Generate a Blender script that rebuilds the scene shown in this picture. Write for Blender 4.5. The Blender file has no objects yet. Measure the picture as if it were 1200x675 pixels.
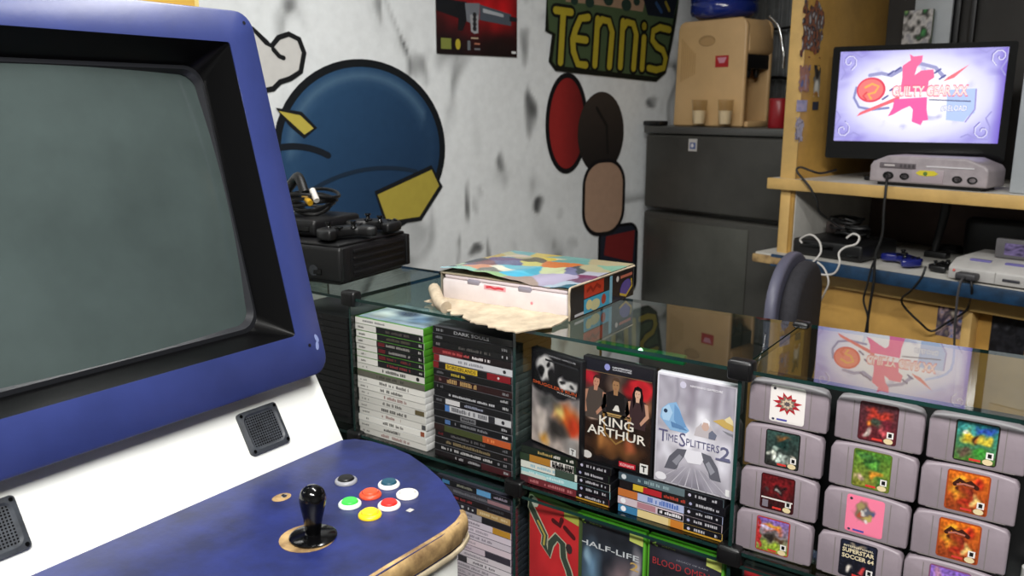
import bpy, bmesh, math, random
from mathutils import Matrix, Vector, noise
random.seed(7)
SC = bpy.context.scene
COL = SC.collection
R = math.radians

# ------------------------------------------------------------------ frames
# world X runs along the glass display case (to the right), world Y runs into its depth.
# The room (mural wall, fridge, desk) is turned by -15 degrees about Z: local a (right), b (depth).
H = 1.55
F = 969.0
YAW = R(35.0)
PITCH = R(12.3126)
FWD = Vector((-math.sin(YAW) * math.cos(PITCH), math.cos(YAW) * math.cos(PITCH), -math.sin(PITCH)))
RIGHT = Vector((math.cos(YAW), math.sin(YAW), 0))
UP = RIGHT.cross(FWD)
CAM = Vector((0, 0, H))
RA = Vector((math.cos(R(15)), -math.sin(R(15)), 0))
RB = Vector((math.sin(R(15)), math.cos(R(15)), 0))
ZZ = Vector((0, 0, 1))
ROOMROT = R(-15)


def ray(x, y):
    return FWD * F + RIGHT * (x - 600) + UP * (337.5 - y)


def hit(x, y, p0, n):
    d = ray(x, y)
    return CAM + d * ((p0 - CAM).dot(n) / d.dot(n))


def pz(x, y, z):
    return hit(x, y, Vector((0, 0, z)), ZZ)


def pv(x, y, v):
    return hit(x, y, Vector((0, v, 0)), Vector((0, 1, 0)))


def rw(a, b, z=0):
    return RA * a + RB * b + ZZ * z


def rl(p):
    return (p.dot(RA), p.dot(RB), p.z)


def pb(x, y, b):
    return rl(hit(x, y, RB * b, RB))


def prz(x, y, z):
    return rl(pz(x, y, z))


WALL_A = -2.40


def pw(x, y):                      # (b, z) on the mural wall
    q = rl(hit(x, y, RA * WALL_A, RA))
    return q[1], q[2]


# ------------------------------------------------------------------ colour + materials
def lin(c):
    c = c / 255.0
    return c / 12.92 if c <= 0.04045 else ((c + 0.055) / 1.055) ** 2.4


def rgb(c):
    if isinstance(c, str):
        c = c.lstrip('#')
        c = tuple(int(c[i:i + 2], 16) for i in (0, 2, 4))
    return (lin(c[0]), lin(c[1]), lin(c[2]), 1.0)


def mix3(a, b, t):
    return tuple(a[i] + (b[i] - a[i]) * t for i in range(3))


def hexrgb(c):
    if isinstance(c, str):
        c = c.lstrip('#')
        return tuple(int(c[i:i + 2], 16) for i in (0, 2, 4))
    return c


MATS = {}


def new_mat(name):
    m = bpy.data.materials.new(name)
    m.use_nodes = True
    MATS[name] = m
    return m, m.node_tree.nodes, m.node_tree.links


def mat(name, color, rough=0.5, metal=0.0, nz=None, bump=None, coat=0.0, emit=None, spec=None, color2=None):
    m, N, L = new_mat(name)
    p = N['Principled BSDF']
    p.inputs['Base Color'].default_value = rgb(color)
    p.inputs['Roughness'].default_value = rough
    p.inputs['Metallic'].default_value = metal
    if coat:
        p.inputs['Coat Weight'].default_value = coat
        p.inputs['Coat Roughness'].default_value = 0.12
    if spec is not None:
        p.inputs['Specular IOR Level'].default_value = spec
    tc = N.new('ShaderNodeTexCoord')
    if nz:
        t = N.new('ShaderNodeTexNoise')
        t.inputs['Scale'].default_value = nz[0]
        t.inputs['Detail'].default_value = 6
        t.inputs['Roughness'].default_value = 0.62
        L.new(tc.outputs['Object'], t.inputs['Vector'])
        r = N.new('ShaderNodeValToRGB')
        c = hexrgb(color)
        c2 = hexrgb(color2) if color2 else tuple(max(0, k * (1 - nz[1])) for k in c)
        r.color_ramp.elements[0].position = 0.35
        r.color_ramp.elements[1].position = 0.65
        r.color_ramp.elements[0].color = rgb(c2)
        r.color_ramp.elements[1].color = rgb(c)
        L.new(t.outputs['Fac'], r.inputs['Fac'])
        L.new(r.outputs['Color'], p.inputs['Base Color'])
    if bump:
        t = N.new('ShaderNodeTexNoise')
        t.inputs['Scale'].default_value = bump[0]
        t.inputs['Detail'].default_value = 4
        L.new(tc.outputs['Object'], t.inputs['Vector'])
        b = N.new('ShaderNodeBump')
        b.inputs['Strength'].default_value = bump[1]
        b.inputs['Distance'].default_value = 0.004
        L.new(t.outputs['Fac'], b.inputs['Height'])
        L.new(b.outputs['Normal'], p.inputs['Normal'])
    if emit:
        p.inputs['Emission Color'].default_value = rgb(emit[0])
        p.inputs['Emission Strength'].default_value = emit[1]
    return m


def attr_mat(name, rough=0.45, nz=0.0, emit=0.0, spec=0.5, metal=0.0):
    m, N, L = new_mat(name)
    p = N['Principled BSDF']
    p.inputs['Roughness'].default_value = rough
    p.inputs['Specular IOR Level'].default_value = spec
    p.inputs['Metallic'].default_value = metal
    a = N.new('ShaderNodeAttribute')
    a.attribute_name = 'Col'
    src = a.outputs['Color']
    if nz:
        tc = N.new('ShaderNodeTexCoord')
        t = N.new('ShaderNodeTexNoise')
        t.inputs['Scale'].default_value = 35
        t.inputs['Detail'].default_value = 5
        L.new(tc.outputs['Object'], t.inputs['Vector'])
        mr = N.new('ShaderNodeMapRange')
        mr.inputs['To Min'].default_value = 1 - nz
        mr.inputs['To Max'].default_value = 1 + nz
        L.new(t.outputs['Fac'], mr.inputs['Value'])
        mx = N.new('ShaderNodeVectorMath')
        mx.operation = 'SCALE'
        L.new(src, mx.inputs[0])
        L.new(mr.outputs['Result'], mx.inputs['Scale'])
        src = mx.outputs['Vector']
    if emit:
        p.inputs['Base Color'].default_value = (0.01, 0.01, 0.012, 1)
        L.new(src, p.inputs['Emission Color'])
        p.inputs['Emission Strength'].default_value = emit
    else:
        L.new(src, p.inputs['Base Color'])
    return m


def glass_mat(name, tint, gloss=1.0, ior=1.5, rough=0.0):
    """thin pane: clear with a fresnel reflection on the side that is hit first"""
    m, N, L = new_mat(name)
    out = N['Material Output']
    N.remove(N['Principled BSDF'])
    tr = N.new('ShaderNodeBsdfTransparent')
    tr.inputs['Color'].default_value = rgb(tint)
    gl = N.new('ShaderNodeBsdfGlossy')
    gl.inputs['Roughness'].default_value = rough
    fr = N.new('ShaderNodeFresnel')
    fr.inputs['IOR'].default_value = ior
    ge = N.new('ShaderNodeNewGeometry')
    inv = N.new('ShaderNodeMath')
    inv.operation = 'SUBTRACT'
    inv.inputs[0].default_value = 1.0
    L.new(ge.outputs['Backfacing'], inv.inputs[1])
    mu = N.new('ShaderNodeMath')
    mu.operation = 'MULTIPLY'
    L.new(fr.outputs['Fac'], mu.inputs[0])
    L.new(inv.outputs[0], mu.inputs[1])
    m2 = N.new('ShaderNodeMath')
    m2.operation = 'MULTIPLY'
    m2.inputs[1].default_value = gloss
    m2.use_clamp = True
    L.new(mu.outputs[0], m2.inputs[0])
    mx = N.new('ShaderNodeMixShader')
    L.new(m2.outputs[0], mx.inputs['Fac'])
    L.new(tr.outputs[0], mx.inputs[1])
    L.new(gl.outputs[0], mx.inputs[2])
    L.new(mx.outputs[0], out.inputs['Surface'])
    return m


M_PRINT = attr_mat('printed_paper', 0.42, 0.0)
M_GLOSSP = attr_mat('glossy_print', 0.22, 0.0)
M_MATTE = attr_mat('matte_paint', 0.8, 0.10, spec=0.2)
M_PLAST = attr_mat('coloured_plastic', 0.38, 0.0)
M_SCREEN = attr_mat('lit_screen', 0.3, 0.0, emit=1.15)
M_GLASS = glass_mat('case_glass', '#eef6f2', 1.9)
M_GLASSE = mat('glass_edge', '#173a36', 0.2, nz=(8, 0.4))
M_TUMB = glass_mat('tumbler_glass', '#f6f4ee', 1.2)
M_CLIP = mat('clip_plastic', '#08080a', 0.4)
M_BLUE = mat('blue_laminate', '#323d76', 0.36, nz=(5, 0.14), bump=(60, 0.05))
M_PANEL = mat('blue_panel_vinyl', '#1f2a66', 0.38, nz=(16, 0.30), bump=(90, 0.06))
M_WHITE = mat('white_laminate', '#f2f3ee', 0.45, nz=(9, 0.04))
M_BLACK = mat('black_plastic', '#0c0c0e', 0.42)
M_BLACKG = mat('black_gloss_plastic', '#060607', 0.14)
M_SHROUD = mat('black_shroud', '#050506', 0.3, spec=.25)
M_CRTB = mat('crt_rim_plastic', '#26272b', 0.35)
M_CRT = mat('crt_glass', '#485352', 0.10, nz=(2.2, 0.22), coat=0.6)
M_GREY = mat('grille_plastic', '#3c4046', 0.5, nz=(40, 0.3))
M_WOODRAW = mat('bare_worn_wood', '#b99a68', 0.7, nz=(26, 0.0), color2='#6d5436', bump=(70, 0.2))
M_TRIM = mat('cream_edge_strip', '#d8c8a8', 0.5, nz=(30, 0.2))
M_DESK = mat('honey_wood', '#c79a4e', 0.5, nz=(4, 0.18), bump=(40, 0.08))
M_DESKE = mat('pale_wood_edge', '#d7b06b', 0.5, nz=(5, 0.15))
M_DESKW = mat('white_melamine', '#c9c6bf', 0.5, nz=(6, 0.12))
M_DESKB = mat('blue_worn_edging', '#1f4568', 0.45, nz=(12, 0.0), color2='#14283c')
M_BROWN = mat('brown_backboard', '#67544e', 0.8, nz=(5, 0.2))
M_DARKB = mat('dark_backboard', '#3a3836', 0.8, nz=(4, 0.15))
M_STEEL = mat('dark_fridge_steel', '#4c4b47', 0.42, 0.35, nz=(3, 0.22), bump=(140, 0.05))
M_STEELT = mat('fridge_trim', '#5b5b59', 0.4, 0.5)
M_BEIGE = mat('beige_plastic', '#d0ab79', 0.45, nz=(3, 0.08))
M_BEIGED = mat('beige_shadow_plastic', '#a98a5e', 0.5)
M_CHROME = mat('chrome', '#d6d6d6', 0.12, 1.0)
M_WATER = mat('blue_water_jug', '#1c2f80', 0.12, nz=(4, 0.25), coat=0.4)
M_RED = mat('red_plastic', '#8f1620', 0.35)
M_CONS = mat('smoke_grey_plastic', '#aca2a6', 0.35, nz=(20, 0.12))
M_SNES = mat('pale_grey_plastic', '#b9b6b3', 0.45, nz=(14, 0.08))
M_CART = mat('cartridge_grey', '#8e828a', 0.5, nz=(24, 0.06), bump=(200, 0.03))
M_CARTD = mat('cartridge_groove', '#77706f', 0.55)
M_FOAM = mat('white_tray', '#e6dcdc', 0.6, nz=(12, 0.07))
M_CARD = mat('torn_cardboard', '#c6b59c', 0.85, nz=(30, 0.16), bump=(60, 0.3))
M_FAB = mat('chair_fabric', '#2c2b31', 0.9, nz=(60, 0.2), bump=(200, 0.2))
M_SHELL = mat('chair_shell', '#575768', 0.5)
M_CORR = mat('ribbed_grey_sheet', '#a3a6a7', 0.6, 0.2, nz=(5, 0.25))
M_PC = mat('light_grey_case', '#a9aeb2', 0.45, nz=(8, 0.06))
M_WIREW = mat('white_cable', '#cfcbc6', 0.5)
M_FLOOR = mat('floor_tiles_dark', '#3b3732', 0.5, nz=(6, 0.3))
M_CEIL = mat('ceiling_paint', '#cfcfca', 0.9, nz=(3, 0.06))
M_WALLG = mat('grey_wall_paint', '#a9aaa8', 0.9, nz=(2.5, 0.15))
M_WALLD = mat('dim_wall_paint', '#6c6d6c', 0.9, nz=(2.5, 0.2))
M_TUBE = mat('lit_tube', '#ffffff', 0.4, emit=('#f4f8ff', 6.0))
M_CABLE = mat('black_cable', '#0b0b0c', 0.5)


# ------------------------------------------------------------------ mesh builder
class MB:
    zc = 0

    def __init__(s, M=None):
        s.v = []
        s.f = []
        s.mi = []
        s.fc = []           # per face list of per-corner colours
        s.M = M or Matrix()
        s.c = rgb('#808080')
        s.m = 0

    def add(s, verts, faces, cols=None, T=None):
        o = len(s.v)
        M = s.M @ T if T is not None else s.M
        s.v += [M @ Vector(p) for p in verts]
        for i, f in enumerate(faces):
            s.f.append(tuple(o + k for k in f))
            s.mi.append(s.m)
            s.fc.append([cols[k] for k in f] if cols else [s.c] * len(f))

    def color(s, c, m=None):
        s.c = rgb(c)
        if m is not None:
            s.m = m
        return s

    def _bm(s, bm, T=None):
        bm.verts.index_update()
        s.add([v.co.copy() for v in bm.verts], [[v.index for v in f.verts] for f in bm.faces], None, T)
        bm.free()

    def box(s, x0, x1, y0, y1, z0, z1, r=0.0, seg=2, T=None):
        bm = bmesh.new()
        bmesh.ops.create_cube(bm, size=1)
        for v in bm.verts:
            v.co = Vector(((x0 + x1) / 2 + v.co.x * (x1 - x0), (y0 + y1) / 2 + v.co.y * (y1 - y0), (z0 + z1) / 2 + v.co.z * (z1 - z0)))
        if r > 0:
            bmesh.ops.bevel(bm, geom=bm.edges[:], offset=r, segments=seg, affect='EDGES', profile=0.5)
        s._bm(bm, T)
        return s

    def prism(s, pts, d0, d1, plane='xy', r=0.0, seg=2, T=None):
        mp = {'xy': lambda p, d: (p[0], p[1], d), 'xz': lambda p, d: (p[0], d, p[1]), 'yz': lambda p, d: (d, p[0], p[1])}[plane]
        bm = bmesh.new()
        a = [bm.verts.new(mp(p, d0)) for p in pts]
        b = [bm.verts.new(mp(p, d1)) for p in pts]
        n = len(pts)
        bm.faces.new(a)
        bm.faces.new(b[::-1])
        for i in range(n):
            bm.faces.new((a[i], b[i], b[(i + 1) % n], a[(i + 1) % n]))
        bmesh.ops.recalc_face_normals(bm, faces=bm.faces[:])
        if r > 0:
            ed = [e for e in bm.edges if len(e.link_faces) == 2 and e.calc_face_angle(0) > 0.6]
            bmesh.ops.bevel(bm, geom=ed, offset=r, segments=seg, affect='EDGES', profile=0.5)
        s._bm(bm, T)
        return s

    def lathe(s, prof, n=20, T=None, cap=True):
        vs, fs = [], []
        for r_, z_ in prof:
            for k in range(n):
                a = 2 * math.pi * k / n
                vs.append((r_ * math.cos(a), r_ * math.sin(a), z_))
        for i in range(len(prof) - 1):
            for k in range(n):
                fs.append((i * n + k, i * n + (k + 1) % n, (i + 1) * n + (k + 1) % n, (i + 1) * n + k))
        if cap:
            fs.append(tuple(range(n))[::-1])
            fs.append(tuple((len(prof) - 1) * n + k for k in range(n)))
        s.add(vs, fs, None, T)
        return s

    def tube(s, pts, r, n=6, smooth=4, T=None, taper=None):
        P = [Vector(p) for p in pts]
        if smooth > 1 and len(P) > 2:
            Q = []
            for i in range(len(P) - 1):
                p0, p1, p2, p3 = P[max(i - 1, 0)], P[i], P[i + 1], P[min(i + 2, len(P) - 1)]
                for k in range(smooth):
                    t = k / smooth
                    Q.append(0.5 * ((2 * p1) + (p2 - p0) * t + (2 * p0 - 5 * p1 + 4 * p2 - p3) * t * t + (3 * p1 - p0 - 3 * p2 + p3) * t ** 3))
            Q.append(P[-1])
            P = Q
        vs, fs = [], []
        prev = None
        for i, p in enumerate(P):
            d = (P[min(i + 1, len(P) - 1)] - P[max(i - 1, 0)])
            d = d.normalized() if d.length > 1e-9 else Vector((0, 0, 1))
            if prev is None:
                u = d.cross(Vector((0, 0, 1)))
                if u.length < 0.05:
                    u = d.cross(Vector((1, 0, 0)))
            else:
                u = prev - d * prev.dot(d)
            u.normalize()
            prev = u
            w = d.cross(u)
            rr = r * (taper(i / (len(P) - 1)) if taper else 1)
            for k in range(n):
                a = 2 * math.pi * k / n
                vs.append(p + (u * math.cos(a) + w * math.sin(a)) * rr)
        for i in range(len(P) - 1):
            for k in range(n):
                fs.append((i * n + k, i * n + (k + 1) % n, (i + 1) * n + (k + 1) % n, (i + 1) * n + k))
        fs.append(tuple(range(n))[::-1])
        fs.append(tuple((len(P) - 1) * n + k for k in range(n)))
        s.add(vs, fs, None, T)
        return s

    def ell(s, c, rx, ry, rz, n=16, m=10, T=None):
        vs, fs = [], []
        for i in range(m + 1):
            t = math.pi * i / m
            for k in range(n):
                a = 2 * math.pi * k / n
                vs.append((c[0] + rx * math.sin(t) * math.cos(a), c[1] + ry * math.sin(t) * math.sin(a), c[2] + rz * math.cos(t)))
        for i in range(m):
            for k in range(n):
                fs.append((i * n + k, (i + 1) * n + k, (i + 1) * n + (k + 1) % n, i * n + (k + 1) % n))
        s.add(vs, fs, None, T)
        return s

    def poly(s, pts, c=None, T=None):
        if c is not None:
            s.c = rgb(c)
        s.add(pts, [tuple(range(len(pts)))], None, T)
        return s

    def grid(s, pos, col, nx, ny, T=None):
        vs, cs, fs = [], [], []
        for j in range(ny + 1):
            for i in range(nx + 1):
                u, v = i / nx, j / ny
                vs.append(pos(u, v))
                cs.append(rgb(tuple(min(255, max(0, k)) for k in col(u, v))) if col else s.c)
        for j in range(ny):
            for i in range(nx):
                a = j * (nx + 1) + i
                fs.append((a, a + 1, a + nx + 2, a + nx + 1))
        s.add(vs, fs, cs, T)
        return s

    # flat drawing on a plane given by matrix T : local x right, y up, z out
    def frect(s, x0, x1, y0, y1, c, z=0.0, T=None):
        return s.poly([(x0, y0, z), (x1, y0, z), (x1, y1, z), (x0, y1, z)], c, T)

    def fell(s, cx, cy, rx, ry, c, z=0.0, T=None, n=20, rot=0):
        pts = []
        for k in range(n):
            a = 2 * math.pi * k / n
            x, y = rx * math.cos(a), ry * math.sin(a)
            pts.append((cx + x * math.cos(rot) - y * math.sin(rot), cy + x * math.sin(rot) + y * math.cos(rot), z))
        return s.poly(pts, c, T)

    def fstroke(s, pts, w, c, z=0.0, T=None, closed=False, caps=True):
        MB.zc = (MB.zc + 1) % 12
        z += MB.zc * 1.5e-5
        s.c = rgb(c)
        P = [Vector((p[0], p[1])) for p in pts]
        n = len(P)
        L_, R_ = [], []
        for i in range(n):
            a = P[(i - 1) % n] if closed or i > 0 else P[i]
            b = P[(i + 1) % n] if closed or i < n - 1 else P[i]
            d = (b - a)
            d = d.normalized() if d.length > 1e-9 else Vector((1, 0))
            nn = Vector((-d.y, d.x)) * (w / 2)
            L_.append((P[i].x + nn.x, P[i].y + nn.y, z))
            R_.append((P[i].x - nn.x, P[i].y - nn.y, z))
        fs = []
        m = n if closed else n - 1
        for i in range(m):
            j = (i + 1) % n
            fs.append((i, n + i, n + j, j))
        s.add(L_ + R_, fs, None, T)
        if caps and not closed:
            for p in (P[0], P[-1]):
                s.fell(p.x, p.y, w / 2, w / 2, c, z + 7e-6, T, 12) if not isinstance(c, tuple) else None
        return s

    def text(s, body, x0, x1, y0, y1, c, z=0.0, T=None, bold=0.0, shear=0.0):
        vs, fs, bb = text_geo(body, bold)
        w, h = bb[1] - bb[0], bb[3] - bb[2]
        if w < 1e-6 or h < 1e-6:
            return s
        s.c = rgb(c)
        out = []
        for p in vs:
            yy = (p[1] - bb[2]) / h
            out.append((x0 + (p[0] - bb[0]) / w * (x1 - x0) + shear * yy * (y1 - y0), y0 + yy * (y1 - y0), z))
        s.add(out, fs, None, T)
        return s

    def build(s, name, mats, parent=None, smooth=40, rec=True):
        me = bpy.data.meshes.new(name)
        me.from_pydata([tuple(p) for p in s.v], [], s.f)
        if not isinstance(mats, (list, tuple)):
            mats = [mats]
        for m in mats:
            me.materials.append(m)
        me.polygons.foreach_set('material_index', s.mi)
        a = me.color_attributes.new('Col', 'FLOAT_COLOR', 'CORNER')
        flat = []
        for f in s.fc:
            for c in f:
                flat.extend(c)
        a.data.foreach_set('color', flat)
        if rec:
            bm = bmesh.new()
            bm.from_mesh(me)
            bmesh.ops.recalc_face_normals(bm, faces=bm.faces[:])
            bm.to_mesh(me)
            bm.free()
        if smooth:
            me.polygons.foreach_set('use_smooth', [True] * len(me.polygons))
            me.set_sharp_from_angle(angle=R(smooth))
        me.update()
        o = bpy.data.objects.new(name, me)
        COL.objects.link(o)
        if parent:
            o.parent = parent
        return o


TXT = {}


def text_geo(body, bold=0.0):
    k = (body, bold)
    if k in TXT:
        return TXT[k]
    cu = bpy.data.curves.new('t', 'FONT')
    cu.body = body
    cu.size = 1
    cu.resolution_u = 2
    cu.offset = bold
    ob = bpy.data.objects.new('t', cu)
    COL.objects.link(ob)
    dg = bpy.context.evaluated_depsgraph_get()
    me = bpy.data.meshes.new_from_object(ob.evaluated_get(dg))
    vs = [tuple(v.co) for v in me.vertices]
    fs = [tuple(p.vertices) for p in me.polygons]
    bb = (min(v[0] for v in vs), max(v[0] for v in vs), min(v[1] for v in vs), max(v[1] for v in vs)) if vs else (0, 0, 0, 0)
    bpy.data.objects.remove(ob)
    bpy.data.curves.remove(cu)
    bpy.data.meshes.remove(me)
    TXT[k] = (vs, fs, bb)
    return TXT[k]


def thing(name, label, cat, loc=(0, 0, 0), rz=0.0, group=None):
    o = bpy.data.objects.new(name, None)
    o.empty_display_size = 0.05
    COL.objects.link(o)
    o.location = loc
    o.rotation_euler = (0, 0, rz)
    return tag(o, label, cat, group)


def tag(o, label, cat, group=None):
    o['label'] = label
    o['category'] = cat
    if group:
        o['group'] = group
    return o


def struct(o):
    o['kind'] = 'structure'
    return o


def inv(o):
    return (Matrix.Translation(o.location) @ Matrix.Rotation(o.rotation_euler[2], 4, 'Z')).inverted()


def place(o, loc, rz=0):
    o.location = loc
    o.rotation_euler = (0, 0, rz)
    return o


def frame(origin, x, y):
    x = Vector(x).normalized()
    y = Vector(y).normalized()
    z = x.cross(y).normalized()
    return Matrix(((x.x, y.x, z.x, origin[0]), (x.y, y.y, z.y, origin[1]), (x.z, y.z, z.z, origin[2]), (0, 0, 0, 1)))


def rrect(x0, x1, y0, y1, r, n=5):
    out = []
    for cx, cy, a0 in ((x1 - r, y1 - r, 0), (x0 + r, y1 - r, 90), (x0 + r, y0 + r, 180), (x1 - r, y0 + r, 270)):
        for k in range(n + 1):
            a = R(a0 + 90 * k / n)
            out.append((cx + r * math.cos(a), cy + r * math.sin(a)))
    return out


def ring(mb, o, i, z0, z1, T=None, o2=None, i2=None):
    """frame between two loops with as many points, from depth z0 (back) to z1 (front)"""
    n = len(o)
    o2 = o2 or o
    i2 = i2 or i
    vs = [(p[0], p[1], z1) for p in o] + [(p[0], p[1], z1) for p in i] + [(p[0], p[1], z0) for p in o2] + [(p[0], p[1], z0) for p in i2]
    fs = []
    for k in range(n):
        j = (k + 1) % n
        fs += [(k, j, n + j, n + k), (2 * n + k, 3 * n + k, 3 * n + j, 2 * n + j), (k, 2 * n + k, 2 * n + j, j), (n + k, n + j, 3 * n + j, 3 * n + k)]
    mb.add(vs, fs, None, T)


def painter(bg, ops):
    """soft blobs (cx, cy, rx, ry, colour, softness) over a vertical gradient, all in 0..1"""
    b0, b1 = (hexrgb(bg[0]), hexrgb(bg[1])) if isinstance(bg, tuple) and isinstance(bg[0], str) else (hexrgb(bg), hexrgb(bg))
    O = [(o[0], o[1], o[2], o[3], hexrgb(o[4]), o[5] if len(o) > 5 else 0.3) for o in ops]

    def fn(u, v):
        c = mix3(b0, b1, v)
        for cx, cy, rx, ry, cc, so in O:
            d = math.hypot((u - cx) / rx, (v - cy) / ry)
            t = 1 if d < 1 - so else (0 if d > 1 else (1 - d) / so)
            if t > 0:
                c = mix3(c, cc, t)
        return c
    return fn


def noisy(fn, sc, amt, seed=0):
    def g(u, v):
        n_ = noise.noise(Vector((u * sc + seed, v * sc, seed * 1.7)))
        c = fn(u, v)
        return tuple(k * (1 + amt * n_) for k in c)
    return g


def speckle(palette, sc, seed):
    P = [hexrgb(p) for p in palette]

    def fn(u, v):
        a = noise.noise(Vector((u * sc + seed * 3.1, v * sc, seed))) * 0.5 + 0.5
        b = noise.noise(Vector((u * sc * 2.1 + 9, v * sc * 2.1 + seed, seed * 2.0))) * 0.5 + 0.5
        t = min(0.999, max(0, a * 0.75 + b * 0.35 - 0.05)) * len(P)
        i = int(t)
        return mix3(P[i], P[min(i + 1, len(P) - 1)], (t - i))
    return fn


# ------------------------------------------------------------------ camera
cd = bpy.data.cameras.new('camera')
cd.sensor_width = 22.3
cd.lens = F / 1200 * 22.3
cd.clip_start = 0.02
cd.dof.use_dof = True
cd.dof.focus_distance = 1.3
cd.dof.aperture_fstop = 4.0
co = bpy.data.objects.new('camera', cd)
COL.objects.link(co)
co.location = CAM
co.rotation_euler = FWD.to_track_quat('-Z', 'Y').to_euler()
SC.camera = co

# ------------------------------------------------------------------ room shell
RM = Matrix.Rotation(ROOMROT, 4, 'Z')
A0, A1, B0_, B1_, ZC = WALL_A, 2.6, -2.6, 3.45, 2.75
SMUDGE = [pw(*p_) + q_ for p_, q_ in (((443, 20), (.02, .10, .5)), ((490, 85), (.05, .09, .4)), ((622, 130), (.04, .12, .45)), ((615, 30), (.03, .16, .4)), ((560, 235), (.03, .06, .5)), ((548, 238), (.012, .10, .5)), ((555, 292), (.05, .03, .45)),
    ((572, 300), (.012, .10, .4)), ((538, 300), (.012, .10, .4)), ((590, 190), (.04, .05, .35)), ((632, 240), (.04, .04, .6)), ((655, 250), (.03, .03, .35)), ((650, 285), (.015, .12, .4)), ((670, 290), (.04, .06, .3)), ((765, 120), (.05, .03, .6)), ((600, 330), (.05, .05, .3)), ((585, 20), (.03, .12, .3)))]


def wall_paint(b, z):
    base = (228, 231, 233)
    k = noise.noise(Vector((b * 1.2, z * 1.2, 3))) * 0.05
    wx = b + 0.10 * noise.noise(Vector((b * 4, z * 4, 2)))
    wz = z + 0.12 * noise.noise(Vector((b * 4, z * 4, 7)))
    n1 = noise.noise(Vector((wx * 4.6 + 4, wz * 2.4, 1.5)))
    sgn = n1 / 0.16
    ridge = max(0, 1 - sgn) if sgn > 0 else max(0, 1 + sgn / 0.35)
    mk = max(0, min(1, (noise.noise(Vector((b * 2.6, z * 3.1, 8.0))) + 0.06) * 3.0))
    fine = max(0, noise.noise(Vector((wx * 16, wz * 7, 5))) - 0.1)
    d = ridge ** 1.6 * mk * (0.30 + 0.9 * fine) + fine * 0.18 * mk
    dirt = max(0, (1.6 - z)) * 0.02 + max(0, noise.noise(Vector((b * 2.2, z * 3, 22)))) * 0.09
    for cb_, cz_, rb_, rz_, st_ in SMUDGE:
        q_ = ((b - cb_) / rb_) ** 2 + ((z - cz_) / rz_) ** 2
        if q_ < 1:
            d += st_ * 1.3 * min(1, 1.6 * (1 - q_)) * max(0, 0.15 + 1.5 * noise.noise(Vector((wx * 17, wz * 9, 3))))
    f = (1 + k) * (1 - min(0.75, max(0, d))) * (1 - dirt)
    return (base[0] * f, base[1] * f, base[2] * f * 0.995)


w = MB(RM)
w.color('#d6d8da')
w.box(A0 - 0.12, A0 - 0.002, B0_ - 0.12, B1_ + 0.12, 0, ZC)
NB, NZ = 560, 260
w.grid(lambda u, v: (A0, B0_ + (B1_ - B0_) * u, ZC * v), lambda u, v: wall_paint(B0_ + (B1_ - B0_) * u, ZC * v), NB, NZ)
struct(w.build('wall_left', M_MATTE, rec=False))
w = MB(RM)
w.box(A0, A1, B1_, B1_ + 0.12, 0, ZC)
struct(w.build('wall_back', M_WALLD))
w = MB(RM)
w.box(A1, A1 + 0.12, B0_ - 0.12, B1_ + 0.12, 0, ZC)
struct(w.build('wall_right', M_WALLG))
w = MB(RM)
w.box(A0, A1, B0_ - 0.12, B0_, 0, ZC)
struct(w.build('wall_front', M_WALLG))
w = MB(RM)
w.box(A0 - .12, A1 + .12, B0_ - .12, B1_ + .12, -0.1, 0)
struct(w.build('floor', M_FLOOR))
w = MB(RM)
w.box(A0 - .12, A1 + .12, B0_ - .12, B1_ + .12, ZC, ZC + 0.1)
struct(w.build('ceiling', M_CEIL))

# ------------------------------------------------------------------ paintings on the mural wall  (local x = along wall, y = up, z = out of wall)
WT = frame(rw(WALL_A, 0, 0), RB, ZZ)      # x -> b, y -> z, out -> +a


def wpt(x, y):
    return pw(x, y)


def blob_paint(mb, cx, cy, rx, ry, fn, z, n=48, m=14):
    """soft-shaded disc with vertex colours"""
    vs, cs, fs = [(cx, cy, z)], [rgb(fn(0, 0))], []
    for j in range(1, m + 1):
        for k in range(n):
            a = 2 * math.pi * k / n
            t = j / m
            vs.append((cx + rx * t * math.cos(a), cy + ry * t * math.sin(a), z))
            cs.append(rgb(tuple(min(255, max(0, q)) for q in fn(t * math.cos(a), t * math.sin(a)))))
    for k in range(n):
        fs.append((0, 1 + k, 1 + (k + 1) % n))
    for j in range(m - 1):
        for k in range(n):
            a, b = 1 + j * n + k, 1 + j * n + (k + 1) % n
            fs.append((a, b, b + n, a + n))
    mb.add(vs, fs, cs, WT)


def ellpts(cx, cy, rx, ry, n=56, a0=0, a1=360):
    return [(cx + rx * math.cos(R(a0 + (a1 - a0) * k / n)), cy + ry * math.sin(R(a0 + (a1 - a0) * k / n))) for k in range(n + (0 if a1 - a0 == 360 else 1))]


# abstract blue field
(bx0, bz1), (bx1, bz0) = wpt(322, 82), wpt(522, 262)
mb = MB()
cx, cy = wpt(428, 176)
rx, ry = (bx1 - bx0) / 2, 0.275
blob_paint(mb, cx, cy, rx, ry, lambda u, v: mix3(mix3((44, 78, 112), (24, 48, 76), min(1, max(0, u * 0.3 + 0.55 - v * 0.25))), (84, 112, 136), max(0, 1 - abs(math.hypot(u, v - .02) - .84) / .09) * (0.7 if v > -0.1 and u < .75 else 0.1)), 0.002)
mb.fstroke(ellpts(cx, cy, rx, ry), 0.024, '#101418', 0.0025, WT, closed=True)
mb.fstroke(ellpts(cx - .26, cy - .22, .25, .24, 20, 60, 165), 0.02, '#141a22', 0.003, WT)
mb.fstroke(ellpts(cx + .05, cy - .36, .42, .30, 20, 70, 140), 0.014, '#1a2a3c', 0.003, WT)
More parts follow.
